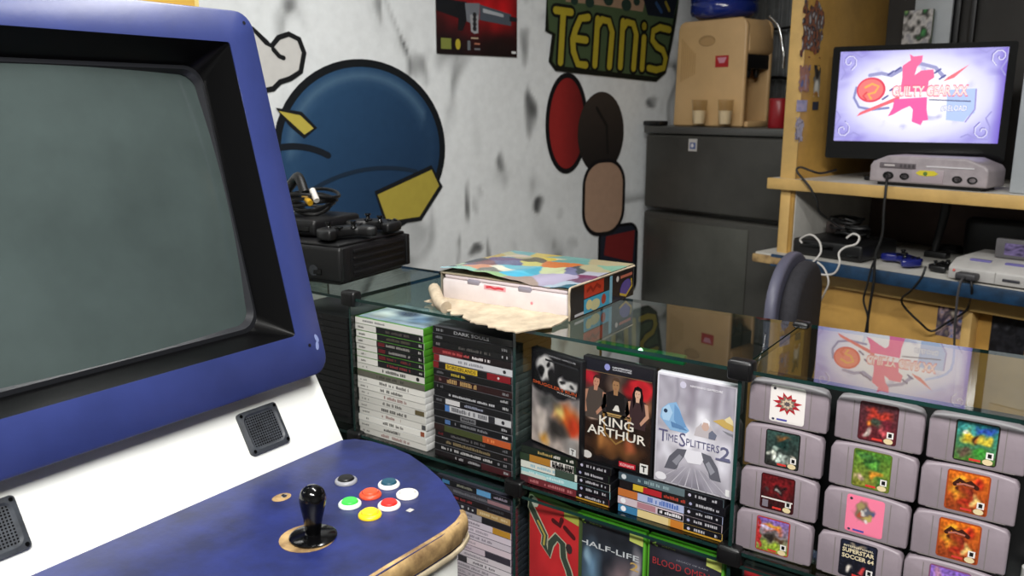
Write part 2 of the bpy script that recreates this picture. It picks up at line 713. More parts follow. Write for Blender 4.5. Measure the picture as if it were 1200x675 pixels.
# plain yellow bars
mb.poly([(p[0], p[1], 0.0032) for p in (wpt(324, 128), wpt(352, 133), wpt(369, 150), wpt(356, 160), wpt(340, 146))], '#b8a84a', WT)
mb.fstroke([wpt(*p) for p in ((324, 128), (352, 133), (369, 150), (356, 160), (340, 146))], 0.012, '#15171a', 0.0036, WT, closed=True)
yb = [wpt(*p) for p in ((440, 226), (505, 196), (516, 218), (492, 256), (452, 262))]
mb.poly([(p[0], p[1], 0.0033) for p in yb], '#a89840', WT)
mb.fstroke(yb, 0.016, '#15171a', 0.0037, WT, closed=True)
tag(mb.build('wall_painting', M_MATTE, rec=False), 'round blue patch with yellow bars painted on the white wall behind the black console', 'painting')
# pale shape with dark outline painted near the arcade frame
mb = MB()
pts = [wpt(*p) for p in ((296, 34), (312, 50), (318, 54), (326, 44), (338, 40), (350, 46), (356, 62), (352, 84), (340, 92), (328, 96), (320, 104), (300, 108), (280, 90), (280, 50))]
mb.poly([(p[0], p[1], 0.0018) for p in pts], '#c9c7c3', WT)
mb.fstroke(pts, 0.016, '#131416', 0.0024, WT, closed=True)
mb.fstroke([wpt(*p) for p in ((320, 58), (327, 66), (332, 68))], 0.014, '#131416', 0.0024, WT)
tag(mb.build('wall_painting', M_MATTE, rec=False), 'pale shape with thick black outline painted beside the blue arcade screen frame', 'painting')
# abstract red, brown and tan fields
mb = MB()
c1 = wpt(664, 145)
blob_paint(mb, c1[0], c1[1], .105, .185, lambda u, v: mix3((150, 40, 38), (96, 26, 26), min(1, max(0, u * .7 + .3))), 0.002, 36)
mb.fstroke(ellpts(c1[0], c1[1], .105, .185, 40), 0.02, '#131214', 0.0025, WT, closed=True)
c2 = wpt(704, 156)
blob_paint(mb, c2[0], c2[1], .135, .165, lambda u, v: mix3((56, 48, 42), (30, 26, 24), min(1, max(0, .5 - v * .6))), 0.003, 36)
c3 = wpt(708, 232)
sq = [(c3[0] + x, c3[1] + y) for x, y in rrect(-.125, .115, -.15, .155, .10, 8)]
mb.poly([(p[0], p[1], 0.0038) for p in sq], '#a98a74', WT)
mb.fstroke(sq, 0.016, '#171415', 0.0042, WT, closed=True)
c4 = wpt(726, 296)
sq = [(c4[0] + x, c4[1] + y) for x, y in rrect(-.13, .105, -.19, .12, .05, 6)]
mb.poly([(p[0], p[1], 0.0030) for p in sq], '#20242f', WT)
mb.fstroke(sq, 0.014, '#0f1013', 0.0034, WT, closed=True)
mb.poly([(c4[0] - .10, c4[1] + .0, .0036), (c4[0] + .08, c4[1] - .05, .0036), (c4[0] + .09, c4[1] + .09, .0036), (c4[0] - .09, c4[1] + .08, .0036)], '#742424', WT)
mb.fstroke([(c2[0] - .03, c2[1] + .10), (c2[0] + .03, c2[1] + .03), (c2[0] + .04, c2[1] - .08)], 0.014, '#1a1614', 0.0037, WT)
tag(mb.build('wall_painting', M_MATTE, rec=False), 'overlapping red, brown and tan patches painted on the wall under the TENNIS board', 'painting')

# TENNIS lettering
mb = MB()
bo = [wpt(*p) for p in ((640, -4), (640, 36), (648, 40), (644, 72), (650, 80), (768, 93), (778, 84), (786, 45), (790, 22), (795, -4))]
mb.poly([(p[0], p[1], 0.0046) for p in bo], '#46573a', WT)
mb.fstroke(bo, 0.02, '#15170f', 0.005, WT, closed=True)
tb = [wpt(*p) for p in ((662, -4), (662, 2), (700, 6), (752, 14), (756, -4))]
mb.poly([(p[0], p[1], 0.0050) for p in tb], '#9c8068', WT)
for px, py, r_ in ((672, 1, .02), (690, 3, .025), (712, 0, .028), (733, 6, .03), (745, 2, .02)):
    mb.fell(*wpt(px, py), r_, r_ * .8, '#26382f', 0.0053, WT)
mb.poly([(p[0], p[1], 0.0051) for p in (wpt(752, -4), wpt(758, 18), wpt(788, 22), wpt(794, -4))], '#151a24', WT)
mb.fstroke([wpt(768, 4), wpt(774, 14)], 0.016, '#2a466e', 0.0055, WT)
mb.fstroke([wpt(779, 3), wpt(783, 12)], 0.014, '#8f7d2c', 0.0055, WT)
LET = {
    'T': [[(0, 1), (1, 1)], [(.5, 1), (.42, 0)]],
    'E': [[(1, 1), (.45, .95), (.12, .7), (.05, .5), (.1, .25), (.4, 0), (.95, 0)], [(.06, .52), (.85, .52)]],
    'N': [[(.12, 0), (.18, 1)], [(.18, .85), (.4, 1), (.75, .98), (.92, .75), (.86, 0)]],
    'I': [[(.5, .0), (.55, .72)], [(.56, .98), (.56, 1.0)]],
    'S': [[(1, .97), (.5, 1), (.15, .9), (.1, .68), (.35, .54), (.75, .48), (.9, .3), (.8, .07), (.4, 0), (0, .02)]],
}
cells = [('T', (648, 72, 666, 12)), ('E', (669, 74, 686, 18)), ('N', (693, 76, 716, 22)), ('N', (723, 78, 744, 25)), ('I', (746, 79, 756, 29)), ('S', (759, 81, 781, 31))]
for lw, c, z in ((.052, '#141510', .0056), (.028, '#ab9a2c', .0062)):
    for ch, (x0, yb, x1, yt) in cells:
        for st in LET[ch]:
            mb.fstroke([wpt(x0 + (x1 - x0) * p[0] + (2 if p[1] > .5 else 0), yb + (yt - yb) * p[1] + p[0] * 2.5) for p in st], lw, c, z, WT)
tag(mb.build('wall_sign_painting', M_MATTE, rec=False), 'green board with yellow TENNIS lettering painted high on the white wall', 'sign')

# gun poster
mb = MB()
(pb0, pz0), (pb1, pz1) = wpt(511, 64), wpt(605, 66)
ph = 0.40
pz_ = (pz0 + pz1) / 2
PT = WT @ Matrix.Translation((pb0, pz_, 0))
pwid = pb1 - pb0
fn = painter(('#2a1014', '#5a1416'), [(.55, .5, .5, .4, '#a4161c', .8), (.8, .4, .3, .25, '#b3161c', .8), (.2, .5, .3, .3, '#7c171c', .9), (.1, .85, .3, .2, '#14171c', .7), (.1, .04, .4, .16, '#150d10', .6), (.75, .02, .45, .2, '#180d0f', .7)])
mb.grid(lambda u, v: (u * pwid, v * ph, .004), noisy(fn, 9, .25, 3), 40, 40, PT)
mb.box(0, pwid, 0, ph, 0.001, .0035, T=PT)
W = pwid


def pq(pts, c, z=.0046):
    mb.poly([(p[0] * W, p[1] * ph, z) for p in pts], c, PT)


pq([(.0, .35), (.0, .45), (.36, .44), (.36, .29), (.31, .20), (.25, .20), (.26, .30)], '#14171c')
pq([(.34, .43), (.52, .44), (.51, .30), (.44, .26), (.36, .28)], '#71757c', .0048)
pq([(.52, .43), (.92, .37), (.92, .27), (.52, .30)], '#4b525c', .0047)
pq([(.56, .40), (.82, .365), (.82, .34), (.56, .365)], '#a7abb0', .005)
pq([(.90, .355), (1, .345), (1, .31), (.90, .31)], '#20232a', .0048)
pq([(.40, .34), (.50, .34), (.50, .19), (.45, .18), (.41, .2)], '#9a9b9e', .0049)
for k in range(4):
    mb.fell(.455 * W, (.225 + .038 * k) * ph, .009, .009, '#26262a', .0052, PT, 10)
mb.frect(.41 * W, .50 * W, .138 * ph, .150 * ph, '#b8a58a', .005, PT)
mb.frect(.05 * W, .17 * W, .04 * ph, .13 * ph, '#7d8440', .0048, PT)
mb.text('5v5', .06 * W, .16 * W, .05 * ph, .085 * ph, '#c9c070', .0052, PT) if False else None
mb.fell(.25 * W, .085 * ph, .03 * W, .045 * ph, '#b5a436', .005, PT)
mb.frect(.365 * W, .40 * W, .04 * ph, .12 * ph, '#6a6f74', .005, PT)
mb.frect(.45 * W, .52 * W, .09 * ph, .105 * ph, '#a86c58', .005, PT)
mb.frect(.45 * W, .52 * W, .045 * ph, .06 * ph, '#77777c', .005, PT)
mb.frect(.925 * W, .985 * W, .03 * ph, .05 * ph, '#d8d8d8', .005, PT)
tag(mb.build('poster', M_PRINT, rec=False), 'red and black poster of a rifle hung high on the white wall', 'poster')

# ------------------------------------------------------------------ glass display case
X = [-1.655, -1.237, -.819, -.402, .016]
YF, YB = 1.175, 1.50
ZT, ZS = 1.165, .866
case = thing('glass_display_case', 'clear glass cube display case with black corner clips holding stacks of games', 'display case', (-.82, 1.34, 0))
CI = inv(case)


def pane(name, x0, x1, y0, y1, z0, z1, mats=(M_GLASS, M_GLASSE)):
    m_ = MB(CI)
    dx, dy, dz = x1 - x0, y1 - y0, z1 - z0
    thin = min((dx, 0), (dy, 1), (dz, 2))[1]
    vs = [(x, y, z) for x in (x0, x1) for y in (y0, y1) for z in (z0, z1)]
    fs = {(0, 0): (0, 1, 3, 2), (0, 1): (4, 6, 7, 5), (1, 0): (0, 4, 5, 1), (1, 1): (2, 3, 7, 6), (2, 0): (0, 2, 6, 4), (2, 1): (1, 5, 7, 3)}
    for (ax, sd), f in fs.items():
        m_.m = 0 if ax == thin else 1
        m_.add([vs[k] for k in f], [(0, 1, 2, 3)])
    return m_.build(name, list(mats), case, smooth=0, rec=False)


g = .0015
for i in range(4):
    pane('top_pane', X[i] + g, X[i + 1] - g, YF, YB, ZT - .006, ZT)
    for zz in (ZS, ZS - .022, .58, .29):
        pane('shelf_pane', X[i] + .004, X[i + 1] - .004, YF, YB, zz - .006, zz)
for x in X:
    pane('divider_pane', x - .003, x + .003, YF + .002, YB, ZS + .001, ZT - .0065)
    pane('divider_pane', x - .003, x + .003, YF + .002, YB, .1, ZS - .029)
m_ = MB(CI)
m_.box(X[0] - .01, X[-1] + .01, YF + .01, YB, 0, .1, .004)
m_.build('plinth', M_BLACK, case)
m_ = MB(CI)
m_.box(X[0], X[-1], YB + .0005, YB + .005, .1, ZS - .03)
m_.build('back_panel', M_BLACK, case)


def clip(x, y, z, w=.040, h=.032, back=False):
    q = MB(CI)
    sy = -1 if not back else 1
    yy = sorted((y + sy * .006, y - sy * .020))
    q.box(x - w / 2, x + w / 2, yy[0], yy[1], z - h / 2, z + h / 2, .006, 3)
    q.box(x - w / 2 + .005, x + w / 2 - .005, yy[0] - .0015, yy[0] + .001, z - h / 2 + .004, z + h / 2 - .004, .001)
    return q.build('clip', M_CLIP, case)


for x in X:
    if x != X[2]:
        clip(x, YF, ZT - .003)
    clip(x, YF, ZS - .012)
    clip(x, YB, ZT - .001, .03, .014, True)
    clip(x, YB, ZS - .012, .036, .032, True)

# ------------------------------------------------------------------ games


def warp(fn, amp, sc, seed):
    def g_(u, v):
        a_ = noise.noise(Vector((u * sc, v * sc, seed + .3)))
        b_ = noise.noise(Vector((u * sc, v * sc, seed + 9.7)))
        return fn(u + amp * a_, v + amp * b_)
    return g_


def warpd(bg, ops):
    return warp(painter(bg, ops), .05, 7.0, 2)


def warpb(bg, ops):
    return warp(painter(bg, ops), .10, 7.0, 5)


CW, CD, CH = .19, .135, .0139


def draw_spine(mb, items, y, w, h, seed):
    """items : ('r',x0,x1,colour[,y0,y1]) rect, ('s',x0,x1,colour[,y0,y1]) blurred lettering, ('t',text,x0,x1,colour[,y0,y1])"""
    T = Matrix(((1, 0, 0, 0), (0, 0, -1, y), (0, 1, 0, 0), (0, 0, 0, 1)))
    rd = random.Random(seed)
    z = .0002
    for it in items:
        if it[0] == 'r':
            y0, y1 = it[4:6] if len(it) > 4 else (0, 1)
            mb.frect((it[1] - .5) * w, (it[2] - .5) * w, (y0 - .5) * h, (y1 - .5) * h, it[3], z, T)
        elif it[0] == 's':
            y0, y1 = it[4:6] if len(it) > 4 else (.3, .7)
            x = it[1]
            while x < it[2]:
                d = rd.uniform(.012, .026)
                if rd.random() > .16:
                    yy = y1 if rd.random() > .3 else y1 - (y1 - y0) * .25
                    mb.frect((x - .5) * w, (min(x + d * .72, it[2]) - .5) * w, (y0 - .5) * h, (yy - .5) * h, it[3], z, T)
                x += d
        elif it[0] == 'e':
            mb.fell((it[1] - .5) * w, 0, it[2] * h, it[2] * h, it[3], z, T, 10)
        elif it[0] == 't':
            y0, y1 = it[5:7] if len(it) > 5 else (.25, .75)
            mb.text(it[1], (it[2] - .5) * w, (it[3] - .5) * w, (y0 - .5) * h, (y1 - .5) * h, it[4], z, T, .02)
        z += .00012


def game_case(loc, label, items, shell, spine='#101012', rz=0.0, group=None, top=None, seed=0, rough=None, h=CH):
    t = thing('game_case', label, 'game', loc, rz, group)
    m_ = MB()
    m_.color(shell)
    m_.box(-CW / 2, CW / 2, -CD / 2, CD / 2, 0, h, .0016, 2)
    m_.build('shell', M_PLAST, t)
    m_ = MB(Matrix.Translation((0, 0, h / 2)))
    sy = -CD / 2 - .0003
    draw_spine(m_, [('r', 0.006, .994, spine)] + items, sy, CW, h * .93, seed)
    m_.build('spine', M_GLOSSP, t, rec=False)
    if top:
        m_ = MB()
        m_.grid(lambda u, v: ((u - .5) * .18, (v - .5) * .128, h + .0004), top, 24, 18)
        m_.build('cover_art', M_GLOSSP, t, rec=False)
    return t


ORD = ['topmost'] + [k + ' from top' for k in ('second', 'third', 'fourth', 'fifth', 'sixth', 'seventh', 'eighth', 'ninth', 'tenth', 'eleventh', 'twelfth', 'thirteenth', 'fourteenth', 'fifteenth', 'sixteenth', 'seventeenth', 'eighteenth', 'nineteenth')]
rd = random.Random(3)
# stack 1 : white-spined cases, left bay of the middle section
N1 = 18
z0 = ZS + .0005
p1 = .0143
for k in range(N1):
    i = N1 - 1 - k                     # height index
    wh = mix3((222, 220, 214), (196, 194, 188), rd.random())
    if k == 0:
        it = [('s', .12, .45, '#6a6a6e', .35, .65)]
        sp, d = wh, 'white-spined game case with blue-grey cover showing'
    elif k <= 6:
        it = [('r', .32, .99, '#17171a'), ('s', .46, .80, ['#4a4440', '#4d4a3c', '#8f8a86', '#8a8684', '#6a2a2c', '#7d3036'][k - 1], .3, .7)]
        if k in (3, 4, 5):
            it.append(('r', .34, .44, '#5a1a20', .2, .8))
        it.append(('s', .92, .96, '#a8a6a2'))
        it.append(('s', .05, .14, '#5b5a58', .35, .65))
        sp, d = wh, 'black-spined game case with white left end'
    elif k == 8:
        it = [('s', .3, .7, '#3a3934')]
        sp, d = '#5d5b52', 'game case with a dull dark-grey spine'
    else:
        it = [('s', .05, .16, '#7c7b78', .35, .65), ('s', .3 + .1 * rd.random(), .62 + .15 * rd.random(), ['#55534f', '#3c3b39', '#8a6a66'][k % 3], .25, .75)]
        if k == 12:
            it.append(('r', .84, .97, '#5a5038', .1, .9))
        if k in (14, 15):
            it.append(('r', .93, .985, '#8a4a34' if k == 15 else '#4a4a4c', .1, .9))
        if k == 7:
            it.append(('e', .9, .35, '#2a2a2a'))
        sp, d = wh, 'white-spined game case'
    shell = '#5aa832' if k < 9 else '#c8c8c6'
    if k < 9:
        shell = mix3((78, 146, 38), (58, 114, 30), rd.random())
    game_case((-1.138 + rd.uniform(-.0015, .0015), YF + .012 + CD / 2 + rd.uniform(-.001, .0015), z0 + i * p1), '%s, %s in the white stack' % (d, ORD[k]), it, shell, sp,
              group='white-spined games under the glass', seed=k,
              top=noisy(painter(('#8d9db0', '#bcc6cc'), [(.45, .55, .25, .2, '#4a5670', .6), (.75, .4, .2, .3, '#6f86a8', .6), (.2, .3, .2, .3, '#d2d8da', .6)]), 6, .25, 2) if k == 0 else None)

# stack 2 : black-spined cases
S2 = [
    ('black game case lettered DARK SOULS', '#131316', [('t', 'DARK SOULS', .28, .72, '#8e8e90'), ('s', .05, .14, '#77777a')]),
    ('black game case with blank spine', '#121214', [('s', .05, .14, '#66666a'), ('s', .88, .95, '#8a8a8c')]),
    ('black game case with faint grey title', '#151517', [('s', .32, .74, '#4f4c4a'), ('s', .05, .13, '#6f6a6c'), ('s', .88, .95, '#9a9a9c')]),
    ('game case with dark red left end', '#1b1316', [('r', 0.006, .4, '#5a161c'), ('s', .14, .48, '#b04a4a'), ('s', .52, .74, '#d8d0d0')]),
    ('silver-spined game case with a red left end', '#c4c4c8', [('r', .006, .08, '#7a1c22'), ('s', .3, .64, '#84848a'), ('e', .9, .28, '#303034')]),
    ('black game case with yellow BORDERLANDS block', '#161416', [('r', .006, .08, '#74181e'), ('r', .17, .58, '#c8a832', .08, .92), ('t', 'BORDERLANDS', .19, .56, '#4a3a12', .22, .78), ('r', .7, .985, '#7c1a22'), ('e', .84, .2, '#d0c8c8')]),
    ('black game case with small yellow emblems', '#131315', [('s', .24, .42, '#a89438'), ('s', .05, .14, '#5a5a5c')]),
    ('game case with tan and gold title', '#2a1416', [('s', .18, .56, '#a8895a', .15, .85), ('s', .05, .12, '#7a5a5a'), ('s', .88, .95, '#77777a')]),
    ('plain black game case with grey mark', '#121215', [('s', .05, .13, '#5b5b5e'), ('s', .86, .95, '#a0a0a2')]),
    ('black game case with small white title', '#141418', [('s', .2, .78, '#b4b4b8', .35, .7), ('s', .88, .95, '#aaaaac')]),
    ('black game case with white patches', '#17171b', [('r', .17, .36, '#c9c7c8', .1, .9), ('s', .42, .66, '#8a8ea0'), ('s', .05, .12, '#606064')]),
    ('white and grey game case with blue tab', '#bdbdc0', [('r', .006, .16, '#15151a'), ('r', .16, .22, '#4a76b4'), ('s', .25, .7, '#5a5a60', .2, .85), ('r', .72, .8, '#26262c'), ('e', .9, .3, '#303036')]),
    ('black game case with grey block title', '#131317', [('r', .36, .56, '#6a6a6e', .1, .9), ('s', .38, .54, '#26262a'), ('s', .88, .95, '#9a9a9e')]),
    ('black game case with pale blue square', '#121318', [('r', .15, .22, '#4a6a9a', .15, .85), ('s', .28, .7, '#77777c'), ('s', .88, .95, '#d8d8da')]),
    ('olive and orange spined game case', '#3e4526', [('r', .64, .985, '#b4552c'), ('s', .7, .8, '#d8804a'), ('r', .006, .14, '#2a1a1a')]),
    ('black game case with dull grey title', '#151416', [('s', .22, .66, '#545254'), ('s', .05, .12, '#5a1c20'), ('s', .88, .95, '#5c5c60')]),
    ('black game case with long tan title', '#161415', [('s', .16, .74, '#77694e', .25, .75), ('s', .88, .95, '#7c5a5c')]),
    ('black game case with long white title', '#131316', [('s', .1, .76, '#b0aeae', .3, .72), ('e', .84, .24, '#6a6a70'), ('s', .9, .96, '#76767a')]),
    ('black and dark red game case', '#171215', [('s', .28, .6, '#9a989a'), ('r', .62, .985, '#3e1a1e'), ('s', .9, .96, '#9a9a9c')]),
]
for k, (d, sp, it) in enumerate(S2):
    i = len(S2) - 1 - k
    game_case((-.9245 + rd.uniform(-.0015, .0015), YF + .010 + CD / 2 + rd.uniform(-.001, .0015), z0 + i * .01425), '%s, %s in the black stack' % (d, ORD[k]), it,
              mix3((70, 70, 74), (110, 110, 114), rd.random()), sp, group='black-spined games under the glass', seed=50 + k)

# dim stack in the far-left bay and lower stacks
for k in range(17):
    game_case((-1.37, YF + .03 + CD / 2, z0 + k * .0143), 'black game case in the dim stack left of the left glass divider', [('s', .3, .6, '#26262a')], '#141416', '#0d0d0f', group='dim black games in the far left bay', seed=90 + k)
S3 = [
    ('dark game case with blue squares', '#17181c', [('r', .1, .2, '#3a6a92', .2, .8), ('s', .3, .5, '#77776a'), ('r', .56, .74, '#5a90bc', .05, .95), ('s', .78, .95, '#8a8090')]),
    ('grey and black spined game case', '#3a3a40', [('r', .006, .12, '#8a8a8a'), ('s', .25, .7, '#64646c'), ('r', .7, .98, '#8c6a70', .3, .9)]),
    ('black game case, dim red title', '#1a1518', [('s', .26, .5, '#7a2a2e'), ('s', .7, .9, '#3a3a3e')]),
    ('dark and tan game case', '#26242a', [('s', .3, .52, '#bcbcc0'), ('r', .56, .985, '#a88a5a'), ('s', .6, .95, '#c8b48a')]),
    ('black game case, left half white', '#1c1b20', [('r', .006, .62, '#9c98a0'), ('s', .1, .5, '#64606a')]),
    ('pale lilac game case with gold end', '#c6bcc6', [('r', .76, .985, '#b0822c'), ('s', .1, .6, '#8a828c')]),
    ('pale lilac game case with faint title', '#cbbfca', [('s', .1, .7, '#968e98')]),
    ('pale grey game case with long title', '#c2b8c2', [('s', .08, .75, '#807884')]),
    ('pale pinkish game case', '#cdbcc4', [('s', .1, .55, '#a0949c')]),
    ('lilac game case with dark right end', '#bfb0ba', [('r', .66, .985, '#37333c'), ('s', .1, .5, '#8c808c')]),
    ('pale game case with grey smudges', '#c9c0c6', [('s', .1, .7, '#8a848c')]),
    ('white game case with black spots', '#d2cbd0', [('r', .3, .42, '#3a383c'), ('s', .5, .8, '#6a666c')]),
    ('pale game case with thin title', '#c8c0c8', [('s', .2, .7, '#8a848c')]),
    ('plain pale game case', '#c4bac2', [('s', .3, .6, '#9a949c')]),
]
zl = .5805
n3 = 17
for k in range(n3):
    i = n3 - 1 - k
    d, sp, it = S3[min(k, len(S3) - 1)]
    if k >= len(S3):
        lab = 'plain pale game case at the foot of the stack beside the arcade panel'
    else:
        lab = '%s, %s in the stack beside the arcade' % (d, ORD[k])
    game_case((-.9265, YF + .012 + CD / 2, zl + i * .01425), lab, it, '#4a4654', sp, group='games in the lower stack beside the arcade panel', seed=120 + k)
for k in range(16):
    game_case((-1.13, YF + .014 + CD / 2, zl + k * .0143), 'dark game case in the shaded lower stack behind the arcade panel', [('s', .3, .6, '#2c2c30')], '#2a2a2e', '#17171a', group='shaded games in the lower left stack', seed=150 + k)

# low stacks under the standing covers
G1 = [
    ('black and tan game case', '#26261f', [('r', .006, .62, '#1a241c'), ('s', .2, .45, '#a8905a'), ('s', .36, .6, '#c9c4bc')]),
    ('green and orange game case', '#2a3a2a', [('r', .12, .36, '#a8742c'), ('r', .36, .62, '#d0ccc6'), ('s', .38, .62, '#141414', .1, .9), ('s', .38, .6, '#141414', .0, .5)]),
    ('whitish game case', '#d0d2c8', [('s', .12, .5, '#8ab0c0'), ('r', .4, .62, '#3c4a40')]),
    ('pale turquoise game case', '#8fc0c4', [('s', .1, .5, '#c8dcdc'), ('r', .006, .3, '#c2cbc4', 0, .5)]),
    ('dark red game case with grey lettering', '#6a2a30', [('s', .12, .6, '#b06a6c'), ('r', .006, .1, '#4a2228')]),
]
G2 = [
    ('steel blue game case', '#5a6a70', [('r', .006, .3, '#3a4a54'), ('s', .2, .5, '#8aa0a4'), ('e', .06, .35, '#c8ccd0')]),
    ('black and yellow game case', '#1c181a', [('r', .14, .28, '#c8a832', .15, .95), ('r', .24, .42, '#a8242c', .1, .9), ('s', .42, .64, '#a83c2c')]),
    ('orange and lavender game case', '#a8b0d0', [('r', .006, .2, '#b86a34'), ('s', .3, .6, '#4a6ab0', .2, .85)]),
    ('pale pink game case', '#c4b4bc', [('r', .2, .38, '#a87882', .1, .9), ('r', .4, .64, '#141418', .1, .8), ('s', .42, .62, '#e0dce0'), ('e', .06, .38, '#e2e2e6')]),
    ('blue and yellow game case', '#c8a85a', [('r', .006, .2, '#3c78a0'), ('r', .2, .5, '#d4c08a'), ('r', .52, .64, '#c0762c'), ('e', .06, .38, '#e6e6ea')]),
]
for S, x, sd, wh in ((G1, -.717, 170, 'the low stack under the racing game'), (G2, -.512, 180, 'the low stack under the silvery game')):
    for k, (d, sp, it) in enumerate(S):
        i = 4 - k
        end = [('r', .645, .99, '#141318'), ('e', .69, .2, ['#b8b4c8', '#9a9ab8'][k % 2]), ('s', .74, .95, '#aaa8ae', .35, .7)]
        if k == 4:
            end.append(('r', .645, .99, '#b58a32', 0, .22))
        game_case((x + rd.uniform(-.002, .002), YF + .012 + CD / 2, z0 + i * .0148), '%s, %s in %s' % (d, ORD[k] if k < 4 else 'lowest', wh), it + end, '#101014', sp, group='games in the two low stacks', seed=sd + k, h=.0145)

TFL = Matrix(((1, 0, 0, 0), (0, 0, -1, 0), (0, 1, 0, 0), (0, 0, 0, 1)))   # flat art : x right, y up, out = -Y


def standing_case(name, label, loc, w, h, rz, shell, art, nx=56, ny=76, draw=None, tilt=0.0, t_=.015):
    t = thing(name, label, 'game', loc, rz)
    TT = Matrix.Rotation(tilt, 4, 'X')
    m_ = MB(TT)
    m_.color(shell)
    m_.box(-w / 2, w / 2, 0, t_, 0, h, .002, 2)
    m_.build('shell', M_PLAST, t)
    m_ = MB(TT @ TFL)
    m_.grid(lambda u, v: ((u - .5) * (w - .008), .004 + v * (h - .008), .0006), art, nx, ny)
    if draw:
        draw(m_, w, h)
    m_.build('cover_art', M_GLOSSP, t, rec=False)
    return t


def dl(w, h):
    return lambda u, v: ((u - .5) * w, v * h)


zc = ZS + 5 * .0148 + .001
# racing cover
fn = noisy(warpd(('#b0a29a', '#5a5a60'), [(.5, .85, .8, .32, '#111014', .15), (.28, .84, .20, .14, '#d2d0ce', .25), (.19, .80, .10, .07, '#121115', .4), (.42, .78, .08, .09, '#121115', .4), (.36, .88, .06, .03, '#121115', .5), (.74, .76, .20, .10, '#cfccca', .25), (.80, .83, .20, .07, '#121115', .3), (.66, .76, .07, .03, '#121115', .5), (.82, .73, .05, .025, '#38383c', .5), (.75, .38, .35, .2, '#b85a24', .7), (.6, .42, .14, .12, '#d8c070', .8), (.9, .3, .2, .16, '#b8391c', .7), (.28, .08, .16, .1, '#c08a3c', .8), (.35, .5, .3, .12, '#4a4a4a', .7), (.55, .22, .3, .16, '#35312f', .6), (.2, .25, .2, .2, '#c8bcb4', .6), (.85, .1, .2, .12, '#8a8684', .7)]), 9, .22, 1)


def dr(m_, w, h):
    m_.frect(-w * .2, w * .44, h * .905, h * .925, '#2a2a2e', .0012)
    m_.text("SMUGGLER'S RUN", -w * .44, w * .42, h * .64, h * .675, '#b4502c', .0020, bold=.02)
    m_.text('WARZONES', .005, w * .4, h * .612, h * .63, '#c4bcb8', .0014)
    m_.text('NINTENDO GAMECUBE', -.02, .05, h * .955, h * .972, '#a8a8ac', .0014)
    m_.frect(w * .30, w * .42, h * .03, h * .10, '#d8d8d6', .0012)
    m_.text('T', w * .33, w * .39, h * .04, h * .09, '#141414', .0016, bold=.03)


standing_case('standing_game_case', 'black-framed racing game with pale patches, leftmost of three on the low stacks', (-.742, YF + .020, zc), .128, .183, R(-13), '#151518', fn, draw=dr)
# KING ARTHUR cover
fn = noisy(warpd(('#2a1c16', '#241c1a'), [(.08, .84, .14, .16, '#a0202a', .6), (.5, .80, .2, .2, '#5a4a40', .8), (.8, .80, .25, .13, '#a82228', .4), (.10, .6, .16, .2, '#7a5f52', .8), (.92, .62, .12, .14, '#8a5f44', .8), (.5, .18, .5, .16, '#6a4426', .8), (.3, .22, .1, .1, '#a06a3a', .8), (.7, .24, .12, .1, '#8a4a30', .7), (.14, .47, .12, .05, '#b8a090', .6), (.5, .02, .6, .08, '#141214', .5)]), 10, .3, 5)


